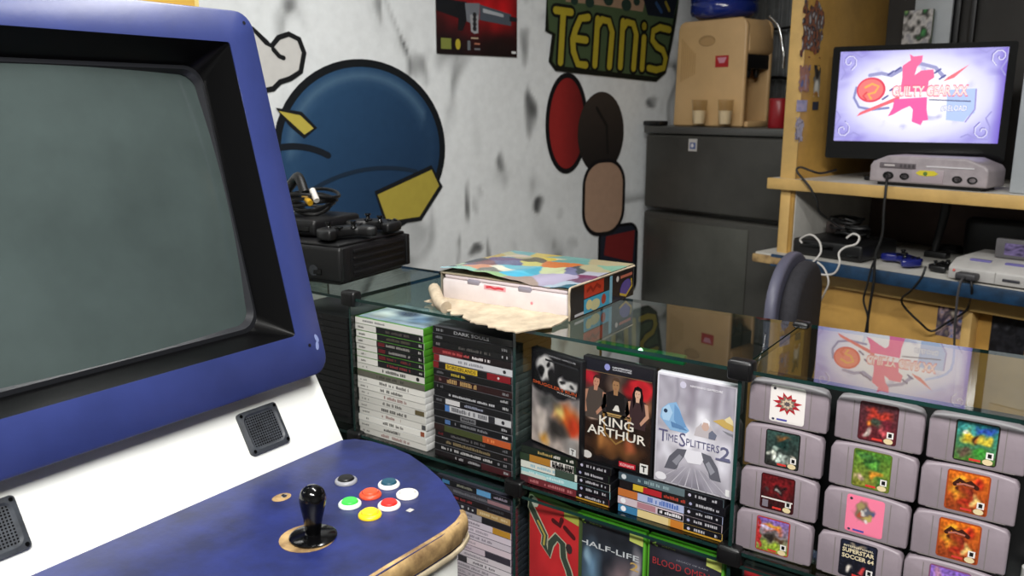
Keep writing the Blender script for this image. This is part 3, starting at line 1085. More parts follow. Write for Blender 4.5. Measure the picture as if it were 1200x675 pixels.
def dr(m_, w, h):
    m_.frect(-w / 2 + .004, w / 2 - .004, h * .88, h * .985, '#1b1b1f', .0010)
    def fig(x, y, s_, skin, hair, cloth, arm, long_=False, lean=0.0):
        def P(pts, c, z):
            m_.poly([((x + (px_ + lean * py_) * s_) * w, (y + py_ * s_ * w / h) * h, z) for px_, py_ in pts], c)
        P([(-.26, -.85), (-.30, -.30), (-.24, -.08), (-.07, .0), (.07, .0), (.24, -.08), (.30, -.30), (.24, -.85)], cloth, .0009)
        P([(-.05, -.10), (-.06, .06), (.06, .06), (.05, -.10)], skin, .0011)
        P([(-.30, -.12), (-.36, -.42), (-.26, -.74), (-.17, -.70), (-.24, -.42), (-.20, -.10)], arm, .0012)
        P([(.20, -.10), (.25, -.42), (.08, -.66), (.12, -.74), (.35, -.46), (.30, -.12)], arm, .0012)
        if long_:
            P([(-.13, -.30), (-.16, .10), (-.10, .30), (.0, .35), (.11, .30), (.16, .08), (.15, -.36), (.07, -.1), (-.06, -.1)], hair, .00105)
        P([(-.085, .10), (-.07, .03), (.0, -.01), (.07, .03), (.085, .10), (.08, .22), (.0, .27), (-.08, .22)], skin, .0013)
        P([(-.095, .14), (-.10, .24), (-.04, .31), (.05, .31), (.10, .24), (.095, .14), (.07, .22), (-.05, .235)], hair, .0015)
        P([(-.055, .145), (-.02, .145), (-.02, .13), (-.055, .13)], '#3a241c', .0015)
        P([(.02, .145), (.055, .145), (.055, .13), (.02, .13)], '#3a241c', .0015)
        P([(-.025, .055), (.025, .055), (.018, .04), (-.018, .04)], '#8a4a40', .0015)

    fig(-.30, .735, .50, '#b4826a', '#3c221a', '#4a413c', '#a87a64', lean=.10)
    fig(.28, .70, .46, '#caa48c', '#100c0e', '#3a2a2c', '#b88c74', True)
    fig(-.02, .73, .56, '#96704e', '#4e3c2e', '#1f1c1c', '#2a2626')
    m_.poly([(-.008, h * .545, .0016), (-.002, h * .60, .0016), (.003, h * .60, .0016), (.006, h * .545, .0016)], '#d0ccc4')
    m_.fell(-.020, h * .935, .0055, .006, '#8a8cc4', .0013, n=10)
    m_.text('NINTENDO', -.010, .026, h * .935, h * .95, '#d0d0d4', .0014, bold=.02)
    m_.text('GAMECUBE', -.010, .026, h * .915, h * .93, '#b8b8bc', .0014, bold=.02)
    m_.frect(-w * .46, w * .46, h * .872, h * .877, '#7a6448', .0013)
    for yy, hh in ((.50, .006), (.485, .003)):
        m_.frect(-w * .2, w * .2, h * yy, h * yy + hh * .5, '#a88a58', .0012)
    m_.fstroke([(-w * .18, h * .5), (-w * .16, h * .32), (0, h * .235), (w * .16, h * .32), (w * .18, h * .5)], .0035, '#8c6a3a', .0012, caps=False)
    m_.text('KING', -w * .24, w * .24, h * .385, h * .475, '#d8d2c8', .0016, bold=.012)
    m_.text('ARTHUR', -w * .41, w * .41, h * .285, h * .37, '#d8d2c8', .0016, bold=.012)
    m_.fell(-w * .41, h * .07, .010, .007, '#c8c4c0', .0013, n=14)
    m_.frect(w * .05, w * .28, h * .035, h * .085, '#b01c2c', .0013)
    m_.text('KONAMI', w * .07, w * .26, h * .045, h * .073, '#e8b8b8', .0016, bold=.02)
    m_.frect(w * .34, w * .45, h * .025, h * .115, '#d8d6d2', .0013)
    m_.text('T', w * .36, w * .43, h * .04, h * .1, '#151515', .0016, bold=.04)


standing_case('standing_game_case', 'dark game cover titled KING ARTHUR with three figures, standing in the middle glass bay', (-.616, YF + .016, zc), .137, .192, 0, '#131316', fn, draw=dr)
# TIMESPLITTERS 2 cover
fn = noisy(warpd(('#b0acb6', '#a4a0ac'), [(.5, .45, .6, .14, '#e2e0e8', .8), (.62, .62, .19, .19, '#dcdae2', .6), (.45, .85, .1, .3, '#8a8490', .8), (.75, .88, .06, .3, '#8c8792', .8), (.25, .88, .05, .3, '#8e8a96', .8), (.9, .86, .06, .3, '#948f9c', .8), (.5, .02, .5, .2, '#7c7884', .9), (.14, .3, .12, .2, '#d2d0da', .8), (.9, .3, .12, .2, '#d2d0da', .8)]), 9, .12, 9)


def dr(m_, w, h):
    def Q(pts, c, z):
        m_.poly([(px_ * w, py_ * h, z) for px_, py_ in pts], c)
    Q([(-.44, .60), (-.42, .68), (-.34, .735), (-.24, .76), (-.19, .70), (-.14, .60), (-.06, .53), (-.10, .50), (-.30, .50), (-.36, .54)], '#86aed4', .0009)
    Q([(-.42, .62), (-.40, .69), (-.33, .73), (-.28, .66), (-.32, .58), (-.40, .58)], '#a6c6e2', .0011)
    Q([(-.26, .74), (-.20, .70), (-.10, .56), (-.18, .52), (-.26, .60)], '#6a94c0', .0011)
    m_.fell(-.37 * w, .665 * h, .0035, .0035, '#2a3a52', .0013, n=10)
    Q([(-.30, .58), (-.16, .56), (-.08, .525), (-.28, .53)], '#5a80ac', .0013)
    Q([(.0, .50), (.02, .57), (.06, .60), (.10, .64), (.16, .645), (.21, .60), (.26, .56), (.28, .50)], '#b8b0b4', .0009)
    m_.fell(.135 * w, .605 * h, .0065, .0085, '#c4a69a', .0011, n=14)
    Q([(.09, .60), (.09, .65), (.135, .675), (.185, .65), (.185, .60), (.165, .635), (.11, .635)], '#e8e6ec', .0012)
    Q([(.18, .55), (.22, .58), (.28, .545), (.26, .50), (.18, .50)], '#6a6e80', .0011)
    Q([(.22, .665), (.34, .70), (.47, .655), (.47, .61), (.36, .625), (.30, .645)], '#c0a25e', .0010)
    Q([(.36, .70), (.42, .735), (.46, .70), (.47, .66), (.38, .68)], '#d8c89a', .0012)
    Q([(.34, .60), (.47, .585), (.47, .56), (.40, .575)], '#7c7c84', .0010)
    Q([(-.36, .14), (-.30, .26), (-.20, .345), (-.06, .36), (-.10, .30), (-.17, .22), (-.20, .15)], '#5a5a64', .0009)
    Q([(.36, .14), (.31, .26), (.22, .35), (.08, .365), (.13, .28), (.20, .20), (.22, .14)], '#5e5e68', .0009)
    Q([(-.08, .36), (.10, .365), (.13, .30), (.10, .25), (-.06, .24), (-.11, .29)], '#dcdae2', .0010)
    Q([(-.26, .22), (-.17, .30), (-.13, .28), (-.20, .19)], '#8a8a94', .0011)
    Q([(.28, .22), (.20, .30), (.16, .27), (.23, .18)], '#8e8e98', .0011)
    m_.fell(-.022, h * .925, .0055, .006, '#c8c4d8', .0013, n=10)
    m_.text('NINTENDO GAMECUBE', -.010, .044, h * .92, h * .938, '#ece8f0', .0014, bold=.02)
    m_.text('T', -w * .45, -w * .33, h * .385, h * .495, '#5c5a7c', .0016)
    m_.text('IME', -w * .345, -w * .20, h * .40, h * .465, '#5c5a7c', .0016)
    m_.text('S', -w * .18, -w * .10, h * .375, h * .50, '#5c5a7c', .0016)
    m_.text('PLITTERS', -w * .09, w * .32, h * .395, h * .46, '#5c5a7c', .0016)
    m_.text('2', w * .33, w * .45, h * .345, h * .46, '#63637f', .0016, bold=.015)
    m_.fstroke([(w * .28, h * .342), (w * .46, h * .342)], .0035, '#63637f', .0017, caps=False)
    for k in range(-5, 6):
        m_.poly([(k * .0035, h * .2, .0012), (k * .0035 + .0006, h * .2, .0012), (k * .0125 + .0018, h * .012, .0012), (k * .0125, h * .012, .0012)], '#c4c0ca' if k % 2 else '#9a96a2')
    m_.fell(-w * .4, h * .06, .010, .007, '#dcdae0', .0014, n=14)
    m_.frect(w * .42, w * .47, h * .03, h * .09, '#dcdcdc', .0014)


standing_case('standing_game_case', 'silvery game cover titled TIMESPLITTERS 2 beside the clear bay divider', (-.4755, YF + .014, zc), .136, .190, 0, '#c9c6cf', fn, draw=dr)

# lower standing cases
zx = .838 - .191
green = '#4f9428'


def xb(m_, w, h, dark=True):
    m_.fstroke([(-w * .43, h * .935), (-w * .38, h * .955), (-w * .40, h * .93), (-w * .36, h * .925)], .003, '#8cac4c', .0013, caps=False)
    m_.text('XBOX', -w * .31, -w * .12, h * .928, h * .945, '#8aa050', .0014)
    m_.poly([(w * .28, h * .885, .0012), (w * .28, h * .965, .0012), (w * .47, h * .985, .0012), (w * .47, h * .865, .0012)], '#b8c064')


fn = noisy(painter(('#b02830', '#bc2a2c'), [(.5, .5, .6, .6, '#c42c30', .8)]), 5, .08, 3)


def dr(m_, w, h):
    m_.poly([(w * .2, h * .90, .0012), (w * .2, h * .985, .0012), (w * .47, h * .985, .0012), (w * .47, h * .88, .0012)], '#a8ac4c')
    pts = [(-w * .42, h * .95), (-w * .44, h * .86), (-w * .3, h * .74), (-w * .16, h * .62), (-w * .18, h * .52), (-w * .08, h * .44), (-w * .05, h * .56), (w * .06, h * .66), (w * .18, h * .62), (w * .2, h * .48), (w * .3, h * .36), (w * .38, h * .2), (w * .3, h * .05)]
    m_.fstroke(pts, .019, '#b8b49c', .0012)
    m_.fstroke(pts, .014, '#39443a', .0014)
    m_.fstroke(pts[2:5], .005, '#a89a4c', .0016)
    m_.fell(-w * .36, h * .93, .009, .010, '#c9c4b8', .0016, n=12)
    m_.fstroke([(w * .0, h * .82), (w * .12, h * .80), (w * .16, h * .87)], .010, '#4a1418', .0013)
    m_.fstroke([(w * .22, h * .80), (w * .38, h * .74)], .010, '#4a1418', .0013)
    m_.fell(w * .3, h * .60, .008, .010, '#3a2a2c', .0014, n=10)


standing_case('standing_game_case', 'red game cover with a dark lizard-like shape, standing in the lower middle bay', (-.742, YF + .020, zx), .13, .19, R(-10), '#3c4a2a', fn, draw=dr)
fn = noisy(warpd(('#20242c', '#2c3038'), [(.2, .5, .22, .35, '#5c7890', .8), (.15, .62, .08, .12, '#86a4b8', .7), (.7, .45, .3, .3, '#7a686c', .8), (.6, .3, .2, .15, '#8a3434', .8), (.9, .5, .1, .4, '#a8a0a4', .6), (.5, .9, .5, .12, '#23262c', .5)]), 6, .2, 4)


def dr(m_, w, h):
    xb(m_, w, h)
    m_.text('HALF-LIFE', -w * .44, w * .42, h * .70, h * .755, '#c0c4c8', .0014, bold=.01)
    m_.text('2', w * .30, w * .42, h * .60, h * .68, '#c0a060', .0014, bold=.01)


standing_case('standing_game_case', 'dark green-cased game cover lettered HALF-LIFE 2 in the lower middle bay', (-.621, YF + .014, zx), .136, .191, 0, green, fn, draw=dr)
fn = noisy(painter(('#1c1a20', '#26262e'), [(.5, .6, .4, .12, '#3a2a30', .8), (.5, .3, .4, .3, '#4c2a2c', .8), (.5, .85, .5, .1, '#3a3a46', .8)]), 6, .2, 6)


def dr(m_, w, h):
    xb(m_, w, h)
    m_.text('BLOOD OMEN 2', -w * .42, w * .42, h * .745, h * .81, '#9c3236', .0014, bold=.0)
    m_.text('LEGACY OF KAIN', -w * .1, w * .3, h * .84, h * .855, '#8a8a92', .0014)


standing_case('standing_game_case', 'dark green-cased game cover lettered BLOOD OMEN 2 in red beside the lower clip', (-.481, YF + .014, zx), .136, .191, 0, green, fn, draw=dr)
fn = noisy(painter(('#3a2426', '#8a2428'), [(.1, .95, .1, .3, '#b8242c', .5), (.5, .8, .3, .2, '#4a5a70', .7), (.3, .9, .1, .1, '#c9c9c9', .6)]), 5, .15, 8)
standing_case('standing_game_case', 'red-edged game cover standing under the grey cartridges behind the lower glass', (-.318, YF + .02, .842 - .191), .136, .186, 0, '#2a2a2e', fn)
fn = noisy(painter(('#26303a', '#3a4a58'), [(.4, .8, .3, .2, '#7a6a3c', .7)]), 5, .2, 12)
standing_case('standing_game_case', 'blue-grey game cover below the middle column of grey cartridges', (-.172, YF + .02, .842 - .191), .136, .186, 0, '#2a2a2e', fn)
for nm in range(1):
    # pedestal cases the lower covers stand on
    for x in (-.72, -.52):
        for k in range(4):
            game_case((x, YF + .09, .5805 + k * .0165), 'dark game case lying under the standing covers in the lower bay', [('s', .3, .6, '#3a3a3e')], '#1a1a1e', '#141416', group='games lying under the lower covers', seed=200 + k, h=.0163)
    for x in (-.3, -.1):
        for k in range(4):
            game_case((x, YF + .09, .5805 + k * .0176), 'dark game case lying under the cartridge shelf', [('s', .3, .6, '#3a3a3e')], '#1a1a1e', '#141416', group='games lying under the cartridge shelf', seed=210 + k, h=.0174)

# ------------------------------------------------------------------ grey cartridges
KW, KH, KD = .1165, .0695, .019


def cart_outline(w, h):
    pts = [(-w / 2, 0), (w / 2, 0), (w / 2, h * .80)]
    for k in range(13):
        x = w / 2 * .93 - w * .93 * k / 12
        pts.append((x, h * .87 + h * .13 * math.sqrt(max(0, 1 - (x / (w / 2 * 1.02)) ** 2))))
    pts.append((-w / 2, h * .80))
    return pts


def cartridge(loc, label, art, border, marks=None, rz=0.0, lean=0.0):
    t = thing('game_cartridge', label, 'cartridge', loc, rz, 'grey cartridges on the glass shelf')
    TT = Matrix.Rotation(lean, 4, 'X')
    m_ = MB(TT)
    m_.prism(cart_outline(KW, KH), 0, KD, 'xz', .0035, 3)
    m_.m = 1
    for x in (-.0335, .0335):
        m_.box(x - .0006, x + .0006, -.0004, .001, .003, KH - .007)
    m_.box(-.048, .048, -.0004, .001, .0012, .0022)
    m_.build('shell', [M_CART, M_CARTD], t)
    m_ = MB(TT @ TFL)
    lw, lh, b = .0515, .0580, .0020
    out = [(p[0], p[1] + .0058 + lh / 2, .0005) for p in rrect(-lw / 2, lw / 2, -lh / 2, lh / 2, .004, 4)]
    m_.poly(out, border)
    m_.grid(lambda u, v: ((u - .5) * (lw - 2 * b), .0058 + b + v * (lh - 2 * b), .0009), art, 30, 34)
    if marks:
        marks(m_, lw, lh)
    m_.build('cartridge_label', M_GLOSSP, t, rec=False)
    return t


def esrb(m_, lw, lh, seal=True):
    m_.frect(lw * .25, lw * .42, .0058 + lh * .17, .0058 + lh * .33, '#dedad6', .0012)
    m_.frect(lw * .29, lw * .38, .0058 + lh * .20, .0058 + lh * .30, '#1a1a1c', .0014)
    m_.frect(-lw * .12, lw * .14, .0058 + lh * .055, .0058 + lh * .11, '#c83a34', .0012)
    if seal:
        m_.fell(lw * .30, .0058 + lh * .09, .0062, .0042, '#d6c49a', .0012, n=12)


def mk_plain(m_, lw, lh):
    m_.fell(-lw * .38, .0058 + lh * .90, .0022, .0022, '#3a3a40', .0012, n=10)
    m_.frect(-lw * .28, lw * .02, .0058 + lh * .05, .0058 + lh * .10, '#4a4a9a', .0012)
    m_.fell(-lw * .38, .0058 + lh * .07, .0022, .0018, '#3a3a50', .0012, n=10)


def mk_burst(m_, lw, lh):
    mk_plain(m_, lw, lh)
    rb_ = random.Random(5)
    for c_, r0_, n_, z_ in (('#a8242e', .40, 11, .0012), ('#7a6a60', .29, 9, .0014), ('#c8b49a', .20, 8, .0016), ('#5a5054', .11, 7, .0018)):
        pts = []
        for k in range(n_ * 2):
            rr = r0_ * (rb_.uniform(.85, 1.1) if k % 2 == 0 else .62)
            pts.append((rr * lw * math.cos(math.pi * k / n_ + r0_ * 9), .0058 + lh * .53 + rr * lh * .72 * math.sin(math.pi * k / n_ + r0_ * 9), z_))
        m_.poly(pts, c_)


def mk_soccer(m_, lw, lh):
    y = .0058
    m_.text('INTERNATIONAL', -lw * .40, lw * .40, y + lh * .82, y + lh * .875, '#d8ccb0', .0012, bold=.02)
    m_.text('SUPERSTAR', -lw * .43, lw * .43, y + lh * .67, y + lh * .79, '#d4c6a4', .0012, bold=.03)
    m_.text('SOCCER 64', -lw * .43, lw * .43, y + lh * .51, y + lh * .63, '#d4c6a4', .0012, bold=.03)
    esrb(m_, lw, lh)


def mk_stripe(m_, lw, lh):
    y = .0058
    m_.frect(-lw * .46, lw * .46, y + lh * .30, y + lh * .34, '#d8d0cc', .0012)
    m_.text('GOLDENEYE', 0, 0, 0, 0, '#fff', .0012) if False else None
    m_.frect(-lw * .42, -lw * .25, y + lh * .06, y + lh * .26, '#77707a', .0012)
    esrb(m_, lw, lh)


def mk_title(c1, c2):
    def f(m_, lw, lh):
        y = .0058
        m_.fstroke([(-lw * .30, y + lh * .66), (-lw * .2, y + lh * .78), (-lw * .06, y + lh * .70), (lw * .05, y + lh * .76), (lw * .2, y + lh * .66)], .006, c1, .0012)
        m_.fstroke([(-lw * .24, y + lh * .66), (-lw * .1, y + lh * .70), (lw * .12, y + lh * .68)], .0025, c2, .0014)
        esrb(m_, lw, lh)
    return f


burst = painter('#e4dedb', [(.5, .5, .3, .25, '#d4c6bc', .9)])
ghosts = noisy(warp(painter(('#2a2a28', '#2e4540'), [(.5, .85, .3, .12, '#6a4a2c', .6), (.2, .28, .17, .2, '#c8ccc0', .4), (.5, .22, .2, .16, '#b8c4bc', .4), (.8, .28, .14, .14, '#d0c8b8', .4), (.35, .48, .13, .13, '#8a9a90', .5), (.5, .65, .3, .15, '#1c3430', .6)]), .16, 4.5, 2), 14, .45, 2)
redblk = noisy(warp(painter(('#2a1214', '#5a1418'), [(.5, .65, .5, .3, '#8a1a20', .8), (.5, .62, .25, .17, '#241416', .6), (.5, .6, .1, .07, '#a09a98', .5), (.2, .5, .12, .1, '#3a2c2c', .6)]), .16, 4.5, 4), 14, .45, 4)
purp = noisy(warp(painter(('#7a8a30', '#7a5aa8'), [(.5, .72, .4, .14, '#c8602c', .6), (.5, .80, .3, .08, '#d8a040', .6), (.4, .45, .25, .17, '#2a2420', .6), (.7, .42, .22, .14, '#4a3828', .6), (.5, .15, .4, .16, '#8aa034', .6), (.06, .5, .1, .6, '#a82a2c', .3), (.3, .68, .3, .06, '#b8b0d0', .6)]), .16, 4.5, 6), 14, .45, 6)
reds = noisy(warp(painter(('#5a2026', '#4a2a30'), [(.5, .72, .42, .18, '#a83428', .6), (.3, .45, .2, .18, '#c8702c', .6), (.5, .45, .22, .2, '#3a4438', .6), (.75, .5, .2, .2, '#6a2430', .6), (.2, .15, .2, .15, '#b8a8a0', .5), (.7, .3, .2, .14, '#b04a50', .6)]), .16, 4.5, 7), 14, .45, 7)
greens = noisy(warp(painter(('#7a7a30', '#4a7a2c'), [(.5, .65, .3, .22, '#2c5a2a', .5), (.5, .62, .2, .13, '#5a9a3c', .5), (.6, .4, .2, .16, '#c8862c', .6), (.2, .2, .18, .14, '#b89a8a', .5), (.8, .2, .18, .13, '#3a6a2c', .6), (.3, .85, .3, .1, '#3c6a34', .7)]), .16, 4.5, 8), 14, .45, 8)
pinkc = warpb('#e87a98', [(.45, .6, .33, .30, '#7a6450', .3), (.35, .72, .14, .12, '#9a8a5c', .5), (.6, .66, .14, .12, '#5a5c68', .5), (.4, .5, .12, .10, '#a04a34', .5), (.6, .45, .14, .12, '#b0a05a', .5), (.48, .6, .09, .08, '#c9c2bc', .5), (.55, .34, .1, .07, '#d8d0cc', .5), (.72, .62, .1, .1, '#4a567a', .5)])
navy = noisy(warp(painter(('#15151c', '#1c2030'), [(.25, .2, .14, .14, '#b8b0a8', .5), (.6, .22, .12, .14, '#b03a3c', .5), (.5, .93, .3, .08, '#8a7c6a', .6)]), .16, 4.5, 9), 14, .45, 9)
bird = noisy(warp(painter(('#4a6a2c', '#2a7a80'), [(.7, .85, .3, .15, '#2a4aa0', .6), (.3, .6, .3, .2, '#c8a82c', .6), (.5, .62, .18, .16, '#3a2418', .5), (.55, .6, .08, .08, '#b0662c', .5), (.75, .6, .22, .17, '#c8b43c', .5), (.3, .85, .2, .12, '#4aa09a', .6), (.6, .22, .25, .14, '#3c8a34', .6), (.25, .2, .2, .14, '#5a4a3c', .6), (.2, .72, .12, .08, '#d8d8c8', .5)]), .16, 4.5, 10), 14, .45, 10)
flame = noisy(warp(painter(('#8a3a1c', '#c8641c'), [(.75, .8, .25, .22, '#b8301c', .6), (.3, .8, .3, .2, '#d89a2c', .6), (.6, .5, .25, .25, '#7a2a1c', .7), (.2, .45, .2, .25, '#d8902c', .6), (.5, .25, .3, .2, '#a02c1c', .6), (.75, .3, .15, .2, '#d0b06a', .6), (.3, .5, .1, .1, '#4a1c14', .6)]), .16, 4.5, 11), 14, .45, 11)
purple2 = noisy(warp(painter(('#8a6aa0', '#7a5ab0'), [(.2, .8, .15, .2, '#a87a9a', .6), (.6, .5, .3, .2, '#b8b0c8', .6)]), .16, 4.5, 13), 14, .45, 13)

COLX = [[-.334, -.336, -.338, -.340], [-.207, -.209, -.212, -.215], [-.085, -.088, -.091, -.096]]
ARTS = [
    [('grey cartridge with white label and red burst, top of the left column', burst, '#e4dedb', mk_burst), ('grey cartridge with dark green label, second down in the left column', ghosts, '#20201f', esrb), ('grey cartridge with red and black label, third down in the left column', redblk, '#3a1418', mk_stripe), ('grey cartridge with purple and orange label, bottom of the left column', purp, '#a03a34', esrb)],
    [('grey cartridge with dark red label, top of the middle column', reds, '#4a2228', esrb), ('grey cartridge with green label, second down in the middle column', greens, '#5a6a2a', esrb), ('grey cartridge with bright pink label, third down in the middle column', pinkc, '#e87a98', mk_plain), ('grey cartridge lettered SUPERSTAR SOCCER, bottom of the middle column', navy, '#1a1a24', mk_soccer)],
    [('grey cartridge with teal and yellow label, top of the right column', bird, '#2a2a22', esrb), ('grey cartridge with fiery orange label, second down in the right column', flame, '#9a4420', mk_title('#3a1c14', '#b06a5a')), ('grey cartridge with fiery orange label, third down in the right column', flame, '#9a4420', mk_title('#3a1c14', '#b06a5a')), ('grey cartridge with purple label, bottom of the right column', purple2, '#7a4a6a', esrb)],
]
for ci in range(3):
    for k in range(4):
        lab, art, bd, mk = ARTS[ci][k]
        cartridge((COLX[ci][k], YF + .020 - .002 * k, ZS + .001 + (3 - k) * .0712), lab, art, bd, mk, rz=R([1, -1, .5][ci]))
# small glowing shape for an unidentified blue-white bright spot by the right divider
t = thing('blue_white_spot', 'small glowing blue-white shape low against the right glass end of the case', 'lamp', (-.004, YF + .055, ZS + .001))
m_ = MB()
m_.lathe([(.006, 0), (.006, .02), (.008, .03), (.012, .05), (.012, .075), (.009, .078)], 14)
m_.build('glow_body', M_SNES, t)
m_ = MB()
m_.ell((-.0, -.0125, .058), .009, .004, .013, 12, 8)
m_.build('lens', mat('blue_white_glow', '#9ab8e0', .15, emit=('#9ac0ff', .5)), t)

mb = MB()
mb.box(-.19, .19, -.004, .004, 0, .278, .001)  # added black sheet, keeps the gaps between the cartridges dark
o = mb.build('gap_darkening_board', M_BLACK)
place(o, (-.193, YF + .075, ZS + .001))
tag(o, 'added black sheet darkening the gaps behind the rows of grey cartridges', 'board')
# ------------------------------------------------------------------ arcade cabinet
VC = .577                                   # middle of the cabinet along Y
arc = thing('arcade_cabinet', 'blue and white arcade cabinet with dark tube screen, joystick and coloured buttons', 'arcade machine', (-1.35, VC, 0))
AI = inv(arc)
bt = R(14.2)
BZ = AI @ frame((-1.017, 0, 1.147), (0, 1, 0), (-math.sin(bt), 0, math.cos(bt)))    # x = Y, y = up the bezel, z = out
V0, V1, S0, S1 = .244, .912, -.028, .573
out_ = rrect(V0, V1, S0, S1, .030, 6)
inn_ = rrect(.2965, .8575, .043, .520, .005, 6)
mb = MB()
ring(mb, rrect(V0 + .004, V1 - .004, S0 + .004, S1 - .004, .028, 6), inn_, -.004, 0, BZ, out_, inn_)
ring(mb, out_, inn_, -.022, -.004, BZ)
bez = mb.build('screen_frame', M_BLUE, arc, smooth=50)
mb = MB()
for x, y in ((.893, .553), (.880, .022), (.27, .553), (.27, .012)):
    mb.fell(x, y, .003, .003, '#15151c', .0006, BZ, 10)
for x, y, rr in ((.897, .030, .3), (.895, .018, -.2)):
    mb.fell(x, y, .0035, .0075, '#7d88b4', .0006, BZ, 12, rr)
mb.build('screw', M_PRINT, bez, rec=False)
mb = MB()
i2 = rrect(.326, .830, .066, .494, .030, 6)
n = len(inn_)
vs = [(p[0], p[1], -.002) for p in inn_] + [(p[0], p[1], -.058) for p in i2]
mb.add(vs, [(k, (k + 1) % n, n + (k + 1) % n, n + k) for k in range(n)], None, BZ)
mb.build('shroud', M_SHROUD, arc, smooth=50)
mb = MB()
i3 = rrect(.336, .820, .078, .484, .026, 6)
i2b = rrect(.330, .826, .071, .489, .030, 6)
i1b = rrect(.320, .836, .060, .500, .030, 6)
vs = [(p[0], p[1], -.056) for p in i1b] + [(p[0], p[1], -.050) for p in i2b] + [(p[0], p[1], -.060) for p in i3]
mb.add(vs, [(k, (k + 1) % n, n + (k + 1) % n, n + k) for k in range(n)] + [(n + k, n + (k + 1) % n, 2 * n + (k + 1) % n, 2 * n + k) for k in range(n)], None, BZ)
mb.build('screen_rim', M_CRTB, arc, smooth=60)
mb = MB()


def crtpos(u, v):
    x, y = .325 + (.831 - .325) * u, .068 + (.493 - .068) * v
    a, b = 2 * u - 1, 2 * v - 1
    return (x, y, -.066 + .026 * (1 - (a * a + b * b) / 2))


mb.grid(crtpos, None, 24, 20, BZ)
mb.build('tube_screen', M_CRT, arc, smooth=80, rec=False)
# body
mb = MB(AI)
prof = [(-1.012, .962), (-1.010, .992), (-1.075, 1.105), (-1.20, 1.125), (-1.325, 1.655), (-1.33, 1.66), (-1.72, 1.64), (-1.74, .9), (-1.62, .02), (-.90, .02), (-.90, .93)]
mb.prism(prof, V0 + .022, V1 - .022, 'xz')
sprof = [(-1.012, .962), (-1.006, .992), (-1.066, 1.116), (-1.046, 1.122), (-1.178, 1.662), (-1.23, 1.672), (-1.73, 1.65), (-1.75, .9), (-1.62, .02), (-.90, .02), (-.90, .93)]
for va, vb in ((V0 + .006, V0 + .0215), (V1 - .0215, V1 - .006)):
    mb.prism(sprof, va, vb, 'xz')
mb.box(-1.33, -1.19, V0 + .022, V1 - .022, 1.655, 1.670)
mb.build('cabinet_body', M_WHITE, arc)
# speaker panel
mb = MB()
PA = R(30)
SP = AI @ frame((-.9915, 0, .9985), (0, 1, 0), (-math.sin(PA), 0, math.cos(PA)))
mb.box(V0 + .004, V1 + .001, -.002, .136, -.010, .003, .0012, T=SP)
mb.build('speaker_panel', M_WHITE, arc)


def grille(cx):
    q = MB()
    cy = .0655
    o = rrect(cx - .037, cx + .037, cy - .0345, cy + .0345, .006, 4)
    o2 = rrect(cx - .031, cx + .031, cy - .0285, cy + .0285, .012, 4)
    o3 = rrect(cx - .028, cx + .028, cy - .0255, cy + .0255, .010, 4)
    m = len(o)
    vs = [(p[0], p[1], .003) for p in o] + [(p[0], p[1], .008) for p in o] + [(p[0], p[1], .010) for p in o2] + [(p[0], p[1], .0075) for p in o3]
    fs = []
    for L_ in range(3):
        fs += [(L_ * m + k, L_ * m + (k + 1) % m, (L_ + 1) * m + (k + 1) % m, (L_ + 1) * m + k) for k in range(m)]
    fs.append(tuple(3 * m + k for k in range(m)))
    q.add(vs, fs, None, SP)
    q.m = 1
    for i in range(13):
        for j in range(12):
            q.fell(cx - .0245 + i * .0041, cy - .0225 + j * .0041, .00135, .00135, '#000000', .0079, SP, 6)
    for sx in (-1, 1):
        for sy in (-1, 1):
            q.fell(cx + sx * .0315, cy + sy * .029, .0028, .0028, '#777a7e', .0103, SP, 8)
    return q.build('speaker_grille', [M_GREY, M_BLACKG], arc, smooth=30)


grille(.776)
grille(.378)
# control panel
mb = MB(AI)
top = [(-.992, .22), (-.992, .905), (-.975, .926), (-.945, .935), (-.900, .937), (-.855, .931), (-.805, .913), (-.759, .892), (-.715, .866), (-.680, .840), (-.657, .820), (-.648, .80), (-.645, .76), (-.647, .69), (-.649, .62), (-.650, .20), (-.66, .17), (-.70, .16), (-.95, .16), (-.985, .19)]
mb.prism(top, .962, 1.0, 'xy')
mb.build('control_panel', M_PANEL, arc, smooth=25)
# worn front roll of bare wood, cream strip along its foot
mb = MB(AI)
run = [(-.653, .30), (-.652, .55), (-.652, .66), (-.649, .73), (-.648, .775), (-.651, .800), (-.659, .8225), (-.668, .831)]
cs = [(-.003, .0006), (.002, .0004), (.0055, -.003), (.0075, -.010), (.0075, -.022), (.005, -.030), (.0, -.034)]


def sweep(q, run, cs, T=None):
    vs, fs = [], []
    for i, p in enumerate(run):
        a = Vector(run[max(i - 1, 0)])
        b = Vector(run[min(i + 1, len(run) - 1)])
        d = (b - a).normalized()
        nn = Vector((d.y, -d.x))
        for (o, z) in cs:
            vs.append((p[0] + nn.x * o, p[1] + nn.y * o, 1.0 + z))
    m = len(cs)
    for i in range(len(run) - 1):
        for k in range(m - 1):
            fs.append((i * m + k, i * m + k + 1, (i + 1) * m + k + 1, (i + 1) * m + k))
    q.add(vs, fs, None, T)


def fine(run, n=6):
    o = []
    for i in range(len(run) - 1):
        for k in range(n):
            t = k / n
            o.append((run[i][0] + (run[i + 1][0] - run[i][0]) * t, run[i][1] + (run[i + 1][1] - run[i][1]) * t))
    return o + [run[-1]]


sweep(mb, fine(run), cs)
mb.build('worn_edge', M_WOODRAW, bpy.data.objects['control_panel'], smooth=60)
mb = MB(AI)
sweep(mb, fine(run), [(.004, -.0335), (.0085, -.0325), (.0095, -.036), (.008, -.040), (.002, -.040)])
mb.build('edge_strip', M_TRIM, bpy.data.objects['control_panel'], smooth=60)
